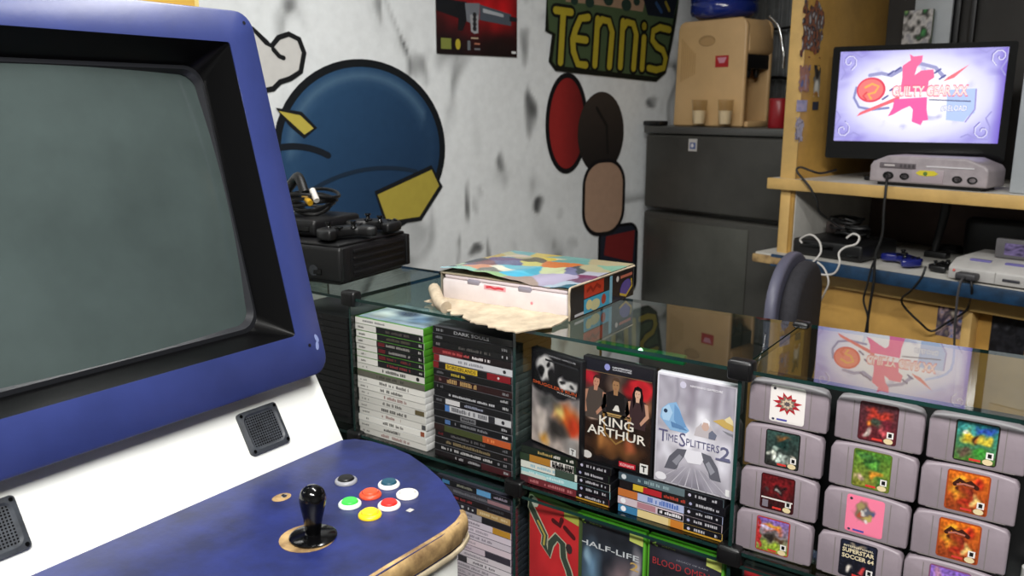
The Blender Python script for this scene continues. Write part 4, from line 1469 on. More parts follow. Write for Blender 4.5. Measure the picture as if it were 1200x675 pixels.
# lower front
mb = MB(AI)
mb.box(-.90, -.680, V0 + .05, .745, .02, .961, .003)
mb.build('front_panel', M_PANEL, arc)
mb = MB(AI)
mb.box(-.90, -.650, .746, .800, .02, .961, .003)
mb.build('side_panel', M_WHITE, arc)
mb = MB(AI)
mb.box(-.90, -.650, V0, V0 + .048, .02, .961, .003)
mb.build('side_panel', M_WHITE, arc)
mb = MB(AI)
mb.box(-1.6, -.72, V0 + .02, V1 - .15, 0, .022)
mb.build('base', M_BLACK, arc)
mb = MB(AI)
for zz in (.25, .62):
    mb.box(-.679, -.674, .36, .66, zz, zz + .24, .003)
mb.build('coin_door', M_BLACK, arc)


# joysticks
def joystick(x, y):
    T = Matrix.Translation((x, y, 1.0))
    q = MB(AI)
    q.lathe([(.0365, .0002), (.0365, .0006)], 28, T @ Matrix.Translation((-.004, -.006, 0)))
    ringo = q.build('worn_ring', M_WOODRAW, arc)
    q = MB(AI)
    q.lathe([(.0305, .0008), (.031, .003), (.028, .0045), (.010, .0065), (.0085, .009)], 28, T)
    j = q.build('joystick_washer', M_BLACKG, arc)
    q = MB(AI)
    q.lathe([(.0095, .006), (.0105, .012), (.0125, .028), (.0155, .042), (.0172, .052), (.0172, .060), (.0145, .0675), (.009, .072), (.003, .0735)], 22, T @ Matrix.Rotation(R(3), 4, 'Y'))
    q.build('joystick_handle', M_BLACKG, arc, smooth=60)


jx = pz(367, 628, 1.002)
joystick(jx.x, jx.y)
joystick(jx.x, jx.y - .345)


def button(x, y, rim, plunger, name='button', hollow=False, rr=.0163):
    T = Matrix.Translation((x, y, 1.0))
    q = MB(AI)
    q.color(rim)
    q.lathe([(rr, .0003), (rr, .0025), (rr - .0015, .0045), (rr - .004, .0052), (rr - .0046, .0035)], 26, T, cap=False)
    o = q.build(name, M_PLAST, arc, smooth=50)
    q = MB(AI)
    q.color(plunger)
    h = -.003 if hollow else 0
    q.lathe([(rr - .0046, .001 + h), (rr - .0048, .0062 + h), (rr - .006, .0078 + h), (rr - .009, .0074 + h), (.001, .0070 + h)], 24, T)
    q.build('plunger', M_PLAST, o, smooth=50)


BT = [((455.7, 566.8), '#e8e6e0', '#1c4a5c'), ((477.3, 578.3), '#e8e4dc', '#d8d2c6'), ((434, 578.5), '#cc4a2c', '#d2502e'), ((410, 589.5), '#dde6dc', '#3ecb4c'), ((433.5, 602), '#e8c41c', '#efcc22'), ((456, 591), '#e4dcd8', '#dc2a24')]
for i, (p, a, b) in enumerate(BT):
    q = pz(p[0], p[1], 1.003)
    button(q.x, q.y, a, b, hollow=(i == 1))
    button(q.x, q.y - .345, a, b, hollow=(i == 1))
q = pz(405.5, 562.5, 1.003)
button(q.x, q.y, '#8c8c92', '#121214', 'start_button', rr=.0168)
button(q.x, q.y - .345, '#8c8c92', '#121214', 'start_button', rr=.0168)
q = pz(330, 583, 1.0)
mb = MB(AI)
mb.lathe([(.0115, .0003), (.010, .0012), (.002, .0014)], 16, Matrix.Translation((q.x, q.y, 1.0)) @ Matrix.Scale(1.3, 4, (0, 1, 0)))
mb.build('worn_patch', M_WOODRAW, bpy.data.objects['control_panel'])
mb = MB(AI)
mb.lathe([(.0045, .0014), (.004, .003), (.001, .0034)], 12, Matrix.Translation((q.x + .002, q.y + .003, 1.0)))
mb.build('bolt', M_CHROME, bpy.data.objects['control_panel'])
q = pz(482, 598.5, 1.0)
mb = MB(AI)
mb.box(q.x - .006, q.x + .002, q.y - .005, q.y + .004, 1.0002, 1.0006)
mb.build('paint_chip', M_SNES, bpy.data.objects['control_panel'])
# yellowish strip on top of the cabinet
q = hit(200, 0, Vector((-1.21, 0, 0)), Vector((1, 0, 0)))
mb = MB(Matrix.Translation((-1.235, q.y, 1.6715)).inverted())
mb.color('#d9c27a')
mb.box(-1.262, -1.208, q.y - .062, q.y + .05, 1.673, q.z + .02, .003)
mb.color('#c9a04a')
mb.box(-1.207, -1.2068, q.y - .05, q.y + .04, 1.68, q.z + .012)
o = mb.build('cardboard_box', M_PLAST)
o.location = (-1.235, q.y, 1.6715)
tag(o, 'pale yellow box lying on top of the arcade cabinet', 'box')

# ------------------------------------------------------------------ torn game box on the case
def warp2(bg, ops):
    return warp(painter(bg, ops), .12, 5.0, 4)


bxo = thing('cartridge_box', 'torn colourful cardboard game box with white inner tray, lying on the glass case', 'box', (-.756, 1.262, ZT + .0008), R(1.5))
BW, BD, BH = .302, .272, .062
mb = MB()
pal = noisy(warp2(('#35a0c0', '#7a5a50'), [(.55, .18, .35, .2, '#48b4d4', .5), (.25, .25, .25, .25, '#c8c8b0', .7), (.85, .25, .2, .3, '#5a4a8a', .5), (.55, .55, .3, .25, '#b8bc8a', .7), (.75, .7, .3, .14, '#c8582c', .6), (.35, .8, .3, .2, '#b09a4a', .7), (.1, .6, .2, .5, '#6a4a4c', .7), (.95, .75, .14, .2, '#c8a83c', .6), (.4, .42, .14, .1, '#c8c84a', .6), (.68, .4, .14, .1, '#d8d8d0', .6), (.2, .92, .25, .1, '#9a9a70', .6)]), 7, .2, 3)
NX, NY = 110, 84


def lid(u, v):
    wob = noise.noise(Vector((u * 9, v * 3, 2))) * .004 * (1 - v) + .007 * (1 - v) ** 3 * math.sin(u * 5 + .6)
    tear = (.010 * noise.noise(Vector((u * 13, 0, 7))) + .012) if v == 0 else 0
    return (-BW * (1 - u), v * BD + tear, BH + .004 + wob)


rs = random.Random(21)
SITES = []
for k in range(46):
    su, sv = rs.random(), rs.random()
    base_ = pal(su, sv)
    acc = hexrgb(rs.choice(['#2f93b8', '#cdbb4c', '#7c2a30', '#dcd8c8', '#4b3f80', '#cc552a', '#b8c090', '#40a0c0', '#1c1a20', '#e0e0d8']))
    SITES.append((su, sv, mix3(base_, acc, .55)))


def shards(u, v):
    uu = u + .035 * noise.noise(Vector((u * 11, v * 11, 1)))
    vv = v + .035 * noise.noise(Vector((u * 11, v * 11, 6)))
    return min(SITES, key=lambda s_: (s_[0] - uu) ** 2 * 1.2 + (s_[1] - vv) ** 2)[2]


mb.grid(lid, shards, NX, NY)
mb.m = 1
mb.add([(-BW, .004, BH - .0035), (0, .004, BH - .0035), (0, BD, BH - .0035), (-BW, BD, BH - .0035)], [(0, 1, 2, 3)])
mb.build('printed_lid', [M_GLOSSP, M_CARD], bxo, rec=False)
mb = MB()
mb.tube([(-.0005, .001, .002), (.001, -.001, .02), (-.001, .001, .035), (.0008, -.001, BH - .002), (-.001, .02, BH + .0005), (0, .12, BH), (0, BD, BH)], .0022, 6, 3)
mb.build('torn_edge', M_CARD, bxo, smooth=60)
mb = MB()
mb.color('#17151a')
mb.box(-.0015, 0, .004, BD, 0, BH)
TS = Matrix(((0, 0, 1, .0003), (1, 0, 0, 0), (0, 1, 0, 0), (0, 0, 0, 1)))     # x = depth, y = up, out = +X
mb.frect(.02, .055, .004, .009, '#c8c4c8', .0002, TS)
mb.frect(.055, .135, .033, .060, '#b83420', .0002, TS)
mb.fstroke([(.065, .045), (.08, .052), (.09, .043), (.105, .052), (.122, .044)], .007, '#8a1c14', .0004, TS, caps=False)
mb.frect(.055, .160, .003, .031, '#3f9fc0', .0002, TS)
mb.fell(.10, .014, .020, .011, '#c8c494', .0004, TS, 16)
mb.fell(.075, .018, .012, .010, '#d2c890', .0005, TS, 14)
mb.fell(.135, .018, .010, .010, '#a83c24', .0005, TS, 14)
mb.frect(.160, .172, .003, .058, '#7fb4c8', .0003, TS)
mb.fell(.195, .047, .006, .006, '#d8d0c8', .0003, TS, 12)
mb.frect(.208, .262, .045, .051, '#c06a54', .0003, TS)
mb.fell(.232, .023, .026, .016, '#5a4a94', .0003, TS, 18, .3)
mb.fstroke([(.205, .014), (.235, .006), (.262, .022), (.258, .038)], .005, '#c8a83c', .0005, TS, caps=False)
mb.build('printed_side', M_GLOSSP, bxo, rec=False)
mb = MB()
mb.color('#8a8578')
mb.box(-BW, -BW + .0015, .006, BD, 0, BH)
mb.box(-BW, 0, BD - .0015, BD, 0, BH)
mb.build('box_wall', M_PLAST, bxo)
mb = MB()
mb.box(-BW + .004, -.006, .004, .265, .001, .049, .006, 3)
tr = mb.build('inner_tray', M_FOAM, bxo)
mb = MB()
mb.color('#d9cdd2')
mb.box(-BW + .01, -.008, .006, .26, .0495, .0575, .003)
mb.color('#8f8a96')
mb.box(-.235, -.205, .003, .02, .042, .053, .003)
mb.box(-.115, -.085, .003, .02, .042, .053, .003)
mb.build('tray_lid', M_PLAST, bxo)
mb = MB(Matrix(((1, 0, 0, 0), (0, 0, -1, .0035), (0, 1, 0, 0), (0, 0, 0, 1))))
mb.poly([(-.193, .038, .0004), (-.142, .038, .0004), (-.142, .047, .0004), (-.193, .047, .0004)], '#e0a0a8')
mb.text('CARTRIDGE', -.19, -.145, .0395, .0455, '#c8303c', .0007, bold=.02) if False else mb.fstroke([(-.188, .0425), (-.178, .044), (-.168, .0415), (-.158, .0435), (-.147, .0425)], .004, '#cc3844', .0007, caps=False)
mb.fell(-.083, .024, .003, .003, '#d88a94', .0006, n=8)
mb.build('tray_label', M_PRINT, tr, rec=False)
# torn flap over the front edge of the glass
mb = MB()
fr_ = []
N_ = 40
for k in range(N_ + 1):
    u = k / N_
    x = -BW - .012 + (BW + .012) * u
    prof_ = -.028 - .085 * max(0, min(1, (u - .05) * 1.8)) if u < .62 else -.108 - .022 * (u - .62) / .38
    jag = .016 * noise.noise(Vector((u * 13, 4, 0))) + .011 * noise.noise(Vector((u * 34, 9, 0))) - .006
    if u > .9:
        prof_ += (u - .9) * .75
    fr_.append((x + .01 * noise.noise(Vector((u * 9, 1, 3))), prof_ + jag))
vs, fs = [], []
M2 = 8
for k in range(N_ + 1):
    x0, y1 = fr_[k]
    for j in range(M2 + 1):
        t = j / M2
        vs.append((x0, .004 + (y1 - .004) * t, .0012 + .006 * (1 - t) ** 2 + .0045 * max(0, noise.noise(Vector((k * .22, t * 2.2, 1)))) + .002 * t))
for k in range(N_):
    for j in range(M2):
        a = k * (M2 + 1) + j
        fs.append((a, a + 1, a + M2 + 2, a + M2 + 1))
nv = len(vs)
vs += [(p[0], p[1], p[2] + .0022) for p in vs[:nv]]
fs += [tuple(nv + q_ for q_ in f[::-1]) for f in fs[:]]
edge = [k * (M2 + 1) + M2 for k in range(N_ + 1)]
for k in range(N_):
    fs.append((edge[k], edge[k + 1], nv + edge[k + 1], nv + edge[k]))
mb.add(vs, fs)
mb.tube([(-BW - .025, .015, .020), (-BW + .01, -.022, .018), (-BW + .045, -.055, .013), (-BW + .07, -.068, .010)], .0125, 9, 4)
mb.build('torn_flap', M_CARD, bxo, smooth=60)

# ------------------------------------------------------------------ black console pile on the far left of the case
xb_ = thing('game_console', 'bulky black game console with ribbed side on the left end of the glass case', 'game console', (-1.318, 1.232, ZT + .0008), R(7))
mb = MB()
mb.box(-.31, 0, .0, .262, .008, .086, .008, 3)
mb.box(-.295, -.015, .015, .25, 0, .01, .003)
mb.box(-.30, -.008, .008, .254, .085, .092, .004)
mb.build('console_body', M_BLACK, xb_)
mb = MB()
for k in range(4):
    mb.box(-.002, .0035, .045, .235, .020 + k * .016, .0285 + k * .016, .002)
mb.box(-.004, .004, .004, .03, .01, .085, .003)
mb.box(-.004, .004, .245, .258, .01, .085, .003)
mb.build('side_ribs', M_BLACK, xb_)
mb = MB()
for k in range(4):
    x = -.26 + .055 * k + (.03 if k > 1 else 0)
    mb.box(x - .012, x + .012, -.003, .004, .022, .036, .002)
mb.box(-.29, -.16, -.002, .004, .052, .062, .001)
mb.build('controller_port', M_BLACKG, xb_)
mb = MB()
mb.lathe([(.012, 0), (.012, .002)], 16, Matrix.Translation((-.075, -.001, .032)) @ Matrix.Rotation(R(90), 4, 'X'))
mb.build('power_button', M_GREY, xb_)


def gamepad(name, label, mats, loc, rz, scale=1.0, cat='controller', zflat=False):
    t = thing(name, label, cat, loc, rz)
    S = Matrix.Scale(scale, 4)
    q = MB(S)
    pts = [(-.075, -.055), (-.05, -.045), (-.03, -.015), (.03, -.015), (.05, -.045), (.075, -.055), (.085, -.03), (.078, .02), (.055, .042), (-.055, .042), (-.078, .02), (-.085, -.03)]
    q.prism(pts, .006, .034, 'xy', .008, 3)
    q.build('controller_shell', mats[0], t, smooth=60)
    for sx, yy in ((-.04, .016), (.022, -.012)):
        q = MB(S)
        q.lathe([(.010, .032), (.006, .036), (.006, .044), (.010, .047), (.009, .051), (.002, .051)], 14, Matrix.Translation((sx, yy, 0)))
        q.build('thumb_stick', mats[1], t, smooth=50)
    q = MB(S)
    for a in range(4):
        q.lathe([(.0052, .032), (.005, .038), (.002, .039)], 10, Matrix.Translation((.048 + .013 * math.cos(a * math.pi / 2), .014 + .013 * math.sin(a * math.pi / 2), 0)))
    q.build('action_buttons', mats[1], t)
    q = MB(S)
    q.box(-.035, -.009, -.012, -.004, .032, .037, .001)
    q.box(-.026, -.018, -.021, .005, .032, .037, .001)
    q.build('direction_pad', mats[1], t)
    return t


xt = ZT + .0935
sl = thing('slim_console', 'flat black console lying on the bulky black console', 'game console', (-1.545, 1.345, xt), R(7))
mb = MB()
mb.box(-.075, .095, -.085, .085, .002, .040, .010, 3)
mb.build('console_body', M_BLACK, sl)
mb = MB()
mb.box(-.06, .08, -.0865, -.08, .012, .026, .001)
mb.build('disc_slot', M_BLACKG, sl)
gamepad('game_controller', 'black game controller lying on the bulky console behind the glass box', (M_BLACK, M_BLACKG), (-1.378, 1.305, xt), R(75), .8)
gamepad('game_controller', 'black game controller nearest the wall on the bulky console', (M_BLACK, M_BLACKG), (-1.40, 1.430, xt), R(10), .8)
av = thing('cable_plugs', 'black cable bundle with white and yellow plugs on top of the flat black console', 'cable', (-1.520, 1.345, xt + .0405))
mb = MB()
for k in range(5):
    rr = .040 + .006 * k
    mb.tube([(rr * math.cos(a) * 1.1 - .02, rr * math.sin(a) + .01, .008 + .010 * k + .006 * math.sin(a * 2 + k)) for a in [i * math.pi / 5 for i in range(11)]], .0042, 6, 3)
mb.tube([(-.03, .0, .05), (-.06, .01, .085), (-.09, .02, .075), (-.12, .0, .03)], .012, 8, 4)
mb.build('cable_coil', M_CABLE, av, smooth=60)
mb = MB()
mb.color('#d8d4ce')
mb.tube([(.022, -.022, .062), (.050, -.035, .040)], .0072, 10, 1)
mb.build('white_plug', M_PLAST, av, smooth=60)
mb = MB()
mb.color('#c8981c')
mb.tube([(.002, -.030, .046), (.036, -.042, .034)], .0072, 10, 1)
mb.build('yellow_plug', M_PLAST, av, smooth=60)
q = hit(353, 262, Vector((0, 1.36, 0)), Vector((0, 1, 0)))
mb = MB()
mb.color('#3fc0c0')
mb.prism([(-.05, 0), (.012, 0), (.012, .012), (.019, .055), (-.05, .055)], 0, .03, 'xz', .003)
o = mb.build('cyan_box', M_PLAST)
place(o, (-1.655 + .02, 1.30, xt), R(7))
tag(o, 'small bright cyan box at the far left on the bulky black console', 'box')

# ------------------------------------------------------------------ fridge (room frame)
FB = 2.70
fa0, _, fz = pb(757, 147, FB)
fa1 = fa0 + .70
fz = 1.475
fr = thing('fridge', 'dark grey two-door fridge against the wall at the end of the painted wall', 'fridge', rw((fa0 + fa1) / 2, FB + .33, 0), ROOMROT)
FI = Matrix.Translation((-(fa0 + fa1) / 2, -(FB + .33), 0))
gap = pb(760, 245, FB)[2]
mb = MB(FI)
mb.box(fa0 + .004, fa1 - .004, FB + .06, FB + .66, .02, fz - .012, .006)
mb.build('fridge_body', M_STEEL, fr)
mb = MB(FI)
mb.box(fa0 - .012, fa1 + .004, FB + .0, FB + .66, fz - .03, fz, .006)
mb.build('top_trim', M_STEELT, fr)
mb = MB(FI)
mb.box(fa0, fa1, FB, FB + .055, gap + .008, fz - .034, .012, 3)
mb.build('freezer_door', M_STEEL, fr)
mb = MB(FI)
mb.box(fa0, fa1, FB, FB + .055, .08, gap - .008, .012, 3)
ld = mb.build('fridge_door', M_STEEL, fr)
mb = MB(FI)
mb.box(fa0 + .03, fa1 - .17, FB - .004, FB + .002, .35, gap - .035, .003)  # lighter raised sheet imitates a reflection on the lower door
mb.build('door_reflection', mat('door_reflection_tone', '#63635d', .38, .7, nz=(3, .18)), ld)
mb = MB(FI)
mb.box(fa0 + .03, fa1 - .03, FB + .06, FB + .6, 0, .03)
mb.build('foot', M_BLACK, fr)
mb = MB(FI)
q = pb(812, 170, FB)
TT = Matrix(((1, 0, 0, q[0]), (0, 0, -1, FB - .0008), (0, 1, 0, q[2]), (0, 0, 0, 1)))
mb.frect(-.021, .021, -.024, .024, '#b8b4b0', .0002, TT)
mb.frect(-.014, .014, -.016, .010, '#4a5a8a', .0005, TT)
mb.fell(-.002, -.002, .007, .008, '#d0cccc', .0008, TT, 12)
mb.build('sticker', M_PRINT, fr, rec=False)
q = pb(764, 143, FB + .02)
hc = MB()
hc.box(-.045, .045, -.03, .03, 0, .020, .006)
hc.box(-.03, .03, -.034, .02, .004, .015, .003)
o = hc.build('black_case', M_BLACK)
place(o, rw(q[0] - .005, FB + .05, fz + .0005), ROOMROT)
tag(o, 'small flat black object at the left corner of the fridge top', 'box')

# ------------------------------------------------------------------ water cooler on the fridge, its side to the camera
q0, q1 = pb(788, 143, FB + .06), pb(868, 143, FB + .06)
qt = pb(830, 23, FB + .06)
ca, cb = q0[0], q1[0]
wc_ = thing('water_cooler', 'beige table-top water cooler standing on the fridge', 'water cooler', rw((ca + cb) / 2, FB + .216, fz + .0005), ROOMROT)
WI = Matrix.Translation((-(ca + cb) / 2, 0, 0))
ch = qt[2] - fz
mb = MB(WI)
pts = [(ca - .004, 0), (cb, 0), (cb, ch - .03), (cb - .012, ch - .008), (cb - .03, ch), (ca + .035, ch), (ca + .014, ch - .008), (ca + .006, ch - .03)]
mb.prism(pts, -.15, -.128, 'xz', .009, 3)
pin = [(p_[0], p_[1]) for p_ in pts]
zc1 = pb(880, 66, FB + .2)[2] - fz
mb.prism([(ca + .004, .004), (cb - .095, .004), (cb - .095, ch - .004), (ca + .02, ch - .004), (ca + .008, ch - .03)], -.130, .03, 'xz', .004, 2)
mb.prism([(cb - .10, zc1), (cb - .004, zc1), (cb + .004, zc1 + .02), (cb - .004, ch - .03), (cb - .02, ch - .004), (cb - .10, ch - .004)], -.130, .03, 'xz', .006, 2)
mb.prism(pts, .012, .034, 'xz', .009, 3)
bd = mb.build('cooler_body', M_BEIGE, wc_, smooth=50)
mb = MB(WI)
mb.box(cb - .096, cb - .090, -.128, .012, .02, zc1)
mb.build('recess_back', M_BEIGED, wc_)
mb = MB(WI)
mb.box(cb - .092, cb - .002, -.128, .012, zc1 - .052, zc1 + .001, .003)
for yy in (-.085, -.03):
    mb.lathe([(.012, 0), (.012, -.03), (.007, -.045)], 12, Matrix.Translation((cb - .03, yy, zc1 - .04)))
mb.build('tap', M_BLACK, wc_)
mb = MB(WI)
mb.box(cb - .092, cb + .012, -.128, .012, .0, .022, .005)
mb.build('drip_tray', M_BEIGE, wc_)
mb = MB(WI)
e_ = pb(903, 66, FB + .34)[0]
mb.tube([(cb - .02, .025, ch + .012), (cb + .02, .03, ch - .03), (cb + .04, .03, ch - .10), (cb + .05, .03, zc1), (cb + .05, .03, zc1 - .05)], .006, 8, 5)
mb.build('chrome_bow', M_CHROME, wc_, smooth=60)
TW = WI @ Matrix(((1, 0, 0, 0), (0, 0, -1, -.1505), (0, 1, 0, 0), (0, 0, 0, 1)))


def cpx(x, y):
    p = pb(x, y, FB + .06)
    return p[0], p[2] - fz


mb = MB()
p = cpx(827.5, 48)
mb.fell(p[0], p[1], .040, .021, '#9c7d54', .0006, TW, 24)
mb.fell(p[0] + .003, p[1] - .003, .034, .016, '#ad8b5f', .0010, TW, 24)
mb.build('badge', M_PLAST, bd, rec=False)
mb = MB()
p = cpx(845, 72)
mb.frect(p[0] - .031, p[0] + .031, p[1] - .022, p[1] + .022, '#a82024', .0006, TW)
mb.poly([(p[0] - .022, p[1] + .015, .001), (p[0] + .022, p[1] + .015, .001), (p[0] + .012, p[1] - .006, .001), (p[0] - .012, p[1] - .006, .001)], '#c88a9a', TW)
mb.build('red_sticker', M_PRINT, bd, rec=False)
mb = MB()
for k in range(8):
    a = cpx(799 + k * 2.1, 46 + k * 2.4)
    b = cpx(799 + k * 2.1, 96 - k * 1.2)
    mb.frect(a[0] - .0016, a[0] + .0016, b[1], a[1], '#a5824f', .0005, TW)
mb.build('vent', M_PLAST, bd, rec=False)
jx0 = pb(845, 10, FB + .2)
jug = thing('water_jug', 'large blue water jug upside down on the beige water cooler', 'bottle', rw((ca + cb) / 2 - .02, FB + .175, fz + ch + .001), ROOMROT)
mb = MB()
mb.lathe([(.05, .0), (.10, .006), (.128, .02), (.133, .035), (.133, .06), (.129, .066), (.133, .072), (.133, .13), (.129, .137), (.133, .144), (.133, .21), (.128, .217), (.133, .224), (.133, .30), (.12, .325), (.05, .33)], 36)
mb.build('jug_body', M_WATER, jug, smooth=60)
mb = MB()
mb.lathe([(.134, .098), (.1365, .101), (.1365, .107), (.134, .110)], 36, cap=False)
mb.build('jug_rib', M_WATER, jug, smooth=60)


def tumbler(x, lab):
    p = pb(x, 143, FB + .03)
    t = thing('drinking_glass', lab, 'glass', rw(p[0], FB + .027, fz + .0008), ROOMROT, 'clear glasses on the fridge')
    q = MB()
    q.lathe([(.024, .0), (.0245, .004), (.027, .05), (.0305, .104), (.0293, .104), (.026, .05), (.022, .012), (.003, .011)], 22)
    q.build('glass_body', M_TUMB, t, smooth=50)
    q = MB()
    q.lathe([(.0215, .012), (.0255, .05), (.0262, .062), (.003, .063)], 18)
    q.build('drink', mat('pale_drink', '#f8e6cc', .3), t, smooth=50)


tumbler(819.5, 'left of two clear glasses before the beige water cooler')
tumbler(850, 'right of two clear glasses before the beige water cooler')
p = pb(907, 146, FB + .06)
t = thing('red_tin', 'shiny red tin on the fridge beside the wooden cabinet side', 'tin', rw(p[0] + .012, FB + .07, fz + .0005), ROOMROT)
mb = MB()
mb.lathe([(.036, 0), (.038, .003), (.038, .098), (.036, .101)], 24)
mb.build('tin_body', M_RED, t)
mb = MB()
mb.lathe([(.0385, .098), (.0385, .106), (.034, .108), (.002, .108)], 24)
mb.build('tin_lid', M_RED, t)

# ribbed grey sheet on the back wall
a0, a1 = pb(872, 60, 3.40)[0], pb(1005, 60, 3.40)[0]
sh = MB(Matrix.Translation((-a0, -3.43, -1.2)))
n = 60
vs, fs = [], []
for k in range(n * 4 + 1):
    u = k / (n * 4)
    x = a0 + (a1 - a0) * u
    y = 3.425 - .012 * (1 + math.sin(u * 2 * math.pi * 13))
    vs += [(x, y, 1.2), (x, y, 2.5)]
for k in range(n * 4):
    fs.append((2 * k, 2 * k + 2, 2 * k + 3, 2 * k + 1))
sh.add(vs, fs)
o = sh.build('ribbed_sheet', M_CORR, rec=False, smooth=80)
place(o, rw(a0, 3.43, 1.2), ROOMROT)
tag(o, 'grey ribbed metal sheet on the back wall behind the water cooler', 'sheet')
mb = MB()
p0, p1, p2 = pb(882, 22, 3.36), pb(905, 34, 3.36), pb(945, 28, 3.36)
mb.tube([Vector(rw(*p)) for p in (p0, p1, p2)], .006, 6, 5)
tag(mb.build('wall_cable', M_CABLE, smooth=60), 'upper thin dark cable across the grey ribbed sheet', 'cable')
mb = MB()
p0, p1 = pb(895, 92, 3.36), pb(940, 96, 3.36)
mb.tube([Vector(rw(*p)) for p in (p0, pb(915, 91, 3.36), p1)], .008, 6, 5)
tag(mb.build('wall_cable', M_CABLE, smooth=60), 'lower thick dark cable across the grey ribbed sheet', 'cable')
# ------------------------------------------------------------------ wooden desk with hutch (room frame)
DB, DK = 2.45, 2.98
LA0, LA1 = pb(928, 0, DB)[0], pb(947, 0, DB)[0]
RA1 = -.30
zU, zL = 1.322, 1.075
dk = thing('computer_desk', 'honey wood desk with two shelves and a tall side board covered in stickers', 'desk', rw((LA0 + RA1) / 2, (DB + DK) / 2, 0), ROOMROT)
DI = Matrix.Translation((-(LA0 + RA1) / 2, -(DB + DK) / 2, 0))


def dpart(name, m, *boxes, r=.003, parent=None):
    q = MB(DI)
    for b in boxes:
        q.box(*b, r)
    return q.build(name, m, parent or dk)


dpart('side_board', M_DESK, (LA0 + .004, LA1, DB + .004, DK, 0, 2.25))
bo = bpy.data.objects['side_board']
dpart('edge_banding', M_DESKE, (LA0 + .003, LA1 + .001, DB - .002, DB + .004, zU, 2.25), (LA0 + .010, LA1 - .012, DB - .002, DB + .004, 0, zU - .037), r=.001, parent=bo)
dpart('side_board', M_DESK, (RA1 - .03, RA1, DB, DK, 0, 2.25))
dpart('upper_shelf', M_DESKW, (LA0 - .03, RA1 - .03, DB - .016, DK, zU - .034, zU))
us = bpy.data.objects['upper_shelf']
dpart('edge_banding', M_DESKE, (LA0 - .032, RA1 - .03, DB - .024, DB - .0155, zU - .036, zU + .001), r=.0035, parent=us)
dpart('desk_top', M_DESKW, (LA0 - .045, RA1 - .03, DB - .046, DK, zL - .036, zL))
dt = bpy.data.objects['desk_top']
xo = pb(985, 330, DB - .05)[0]
dpart('edge_banding', M_DESKB, (LA0 + .02, RA1 - .03, DB - .056, DB - .0455, zL - .040, zL + .001), r=.004, parent=dt)
dpart('worn_corner', M_WOODRAW, (LA0 - .05, LA0 + .14, DB - .0565, DB - .045, zL - .034, zL - .006), r=.004, parent=dt)
pa = pb(1130, 380, DB + .05)[0]
dpart('front_rail', M_DESKE, (LA1, RA1 - .03, DB + .030, DB + .05, zL - .095, zL - .037))
dpart('front_panel', M_DESK, (LA1, pa, DB + .05, DB + .07, .05, zL - .05))
dpart('front_panel', M_DESK, (pa, RA1 - .03, DB + .09, DB + .11, .05, zL - .05))
dpart('stile', M_DESKE, (pa - .005, pa + .022, DB + .042, DB + .095, .05, zL - .06))
dpart('lower_back_panel', M_BROWN, (LA1, RA1 - .03, DK - .012, DK - .002, zL, zU - .034))
dpart('upper_back_panel', M_DARKB, (LA1, RA1 - .03, DK - .012, DK - .002, zU, 2.25))
dpart('side_lining', M_DESKW, (LA1 - .001, LA1 + .003, DB + .01, DK - .012, zL, zU - .035), r=.0005, parent=bo)


# stickers on the inner face of the tall side board (flat patches of colour)
def sticker(label, x, y, w, h, art, rot=0, n_=16, ragged=0.0):
    p = rl(hit(x, y, RA * (LA1 + .0025), RA))
    o_ = bpy.data.objects.new('tmp', None)
    q = MB()
    n_ = n_ * 2
    for j in range(n_):
        for i in range(n_):
            u, v = (i + .5) / n_, (j + .5) / n_
            du, dv = abs(u - .5) * 2, abs(v - .5) * 2
            if ragged and max(du, dv) + ragged * (noise.noise(Vector((u * 6, v * 7, x))) + .25) > 1:
                continue
            q.c = rgb(tuple(min(255, max(0, k_)) for k_ in art(u, v)))
            q.add([(sg * .0006, (u + a_ / n_ - .5) * w, (v + b_ / n_ - .5) * h) for sg in (1, -1) for a_, b_ in ((-.5, -.5), (.5, -.5), (.5, .5), (-.5, .5))], [(0, 1, 2, 3), (7, 6, 5, 4)])
    bpy.data.objects.remove(o_)
    o_ = q.build('sticker', M_PRINT, rec=False)
    place(o_, rw(LA1 + .0014, p[1], p[2]), ROOMROT)
    return tag(o_, label, 'sticker', 'stickers on the tall wooden board')


dark = speckle(['#1a1c22', '#3a3c44', '#c8c4c4', '#2a2c34', '#a8603c', '#4a4c54', '#d8d4d0', '#24262c'], 7, 2)
sticker('tall black and white sticker highest on the honey wood board', 953, 34, .13, .175, dark, n_=26, ragged=.55)
sticker('small blue and orange sticker halfway down the honey wood board', 943, 92, .062, .085, speckle(['#5a6a9a', '#a8a0b8', '#b07a5c', '#5a70a8'], 3, 5), ragged=.3)
sticker('upright dark and white sticker right of the blue and orange one', 957.5, 95, .04, .10, painter(('#e8e0d0', '#2a2624'), [(.5, .35, .35, .25, '#e8e4dc', .4), (.5, .75, .3, .25, '#2a2220', .5), (.5, .08, .4, .1, '#b0682c', .5)]), ragged=.5)
sticker('pale lilac sticker below the blue and orange one', 940, 124, .06, .036, speckle(['#8a8cb8', '#a8a8c8', '#c0b8d0'], 3, 7), n_=8)
sticker('small dark grey sticker right of the pale lilac one', 956, 124, .035, .026, speckle(['#4a5a78', '#3a3c4a'], 2, 8), n_=6)
sticker('blue and white sticker lowest on the honey wood board', 937, 152, .05, .08, speckle(['#4a4a6a', '#8a8ab0', '#c8c4cc', '#3a3448'], 4, 9), ragged=.5)


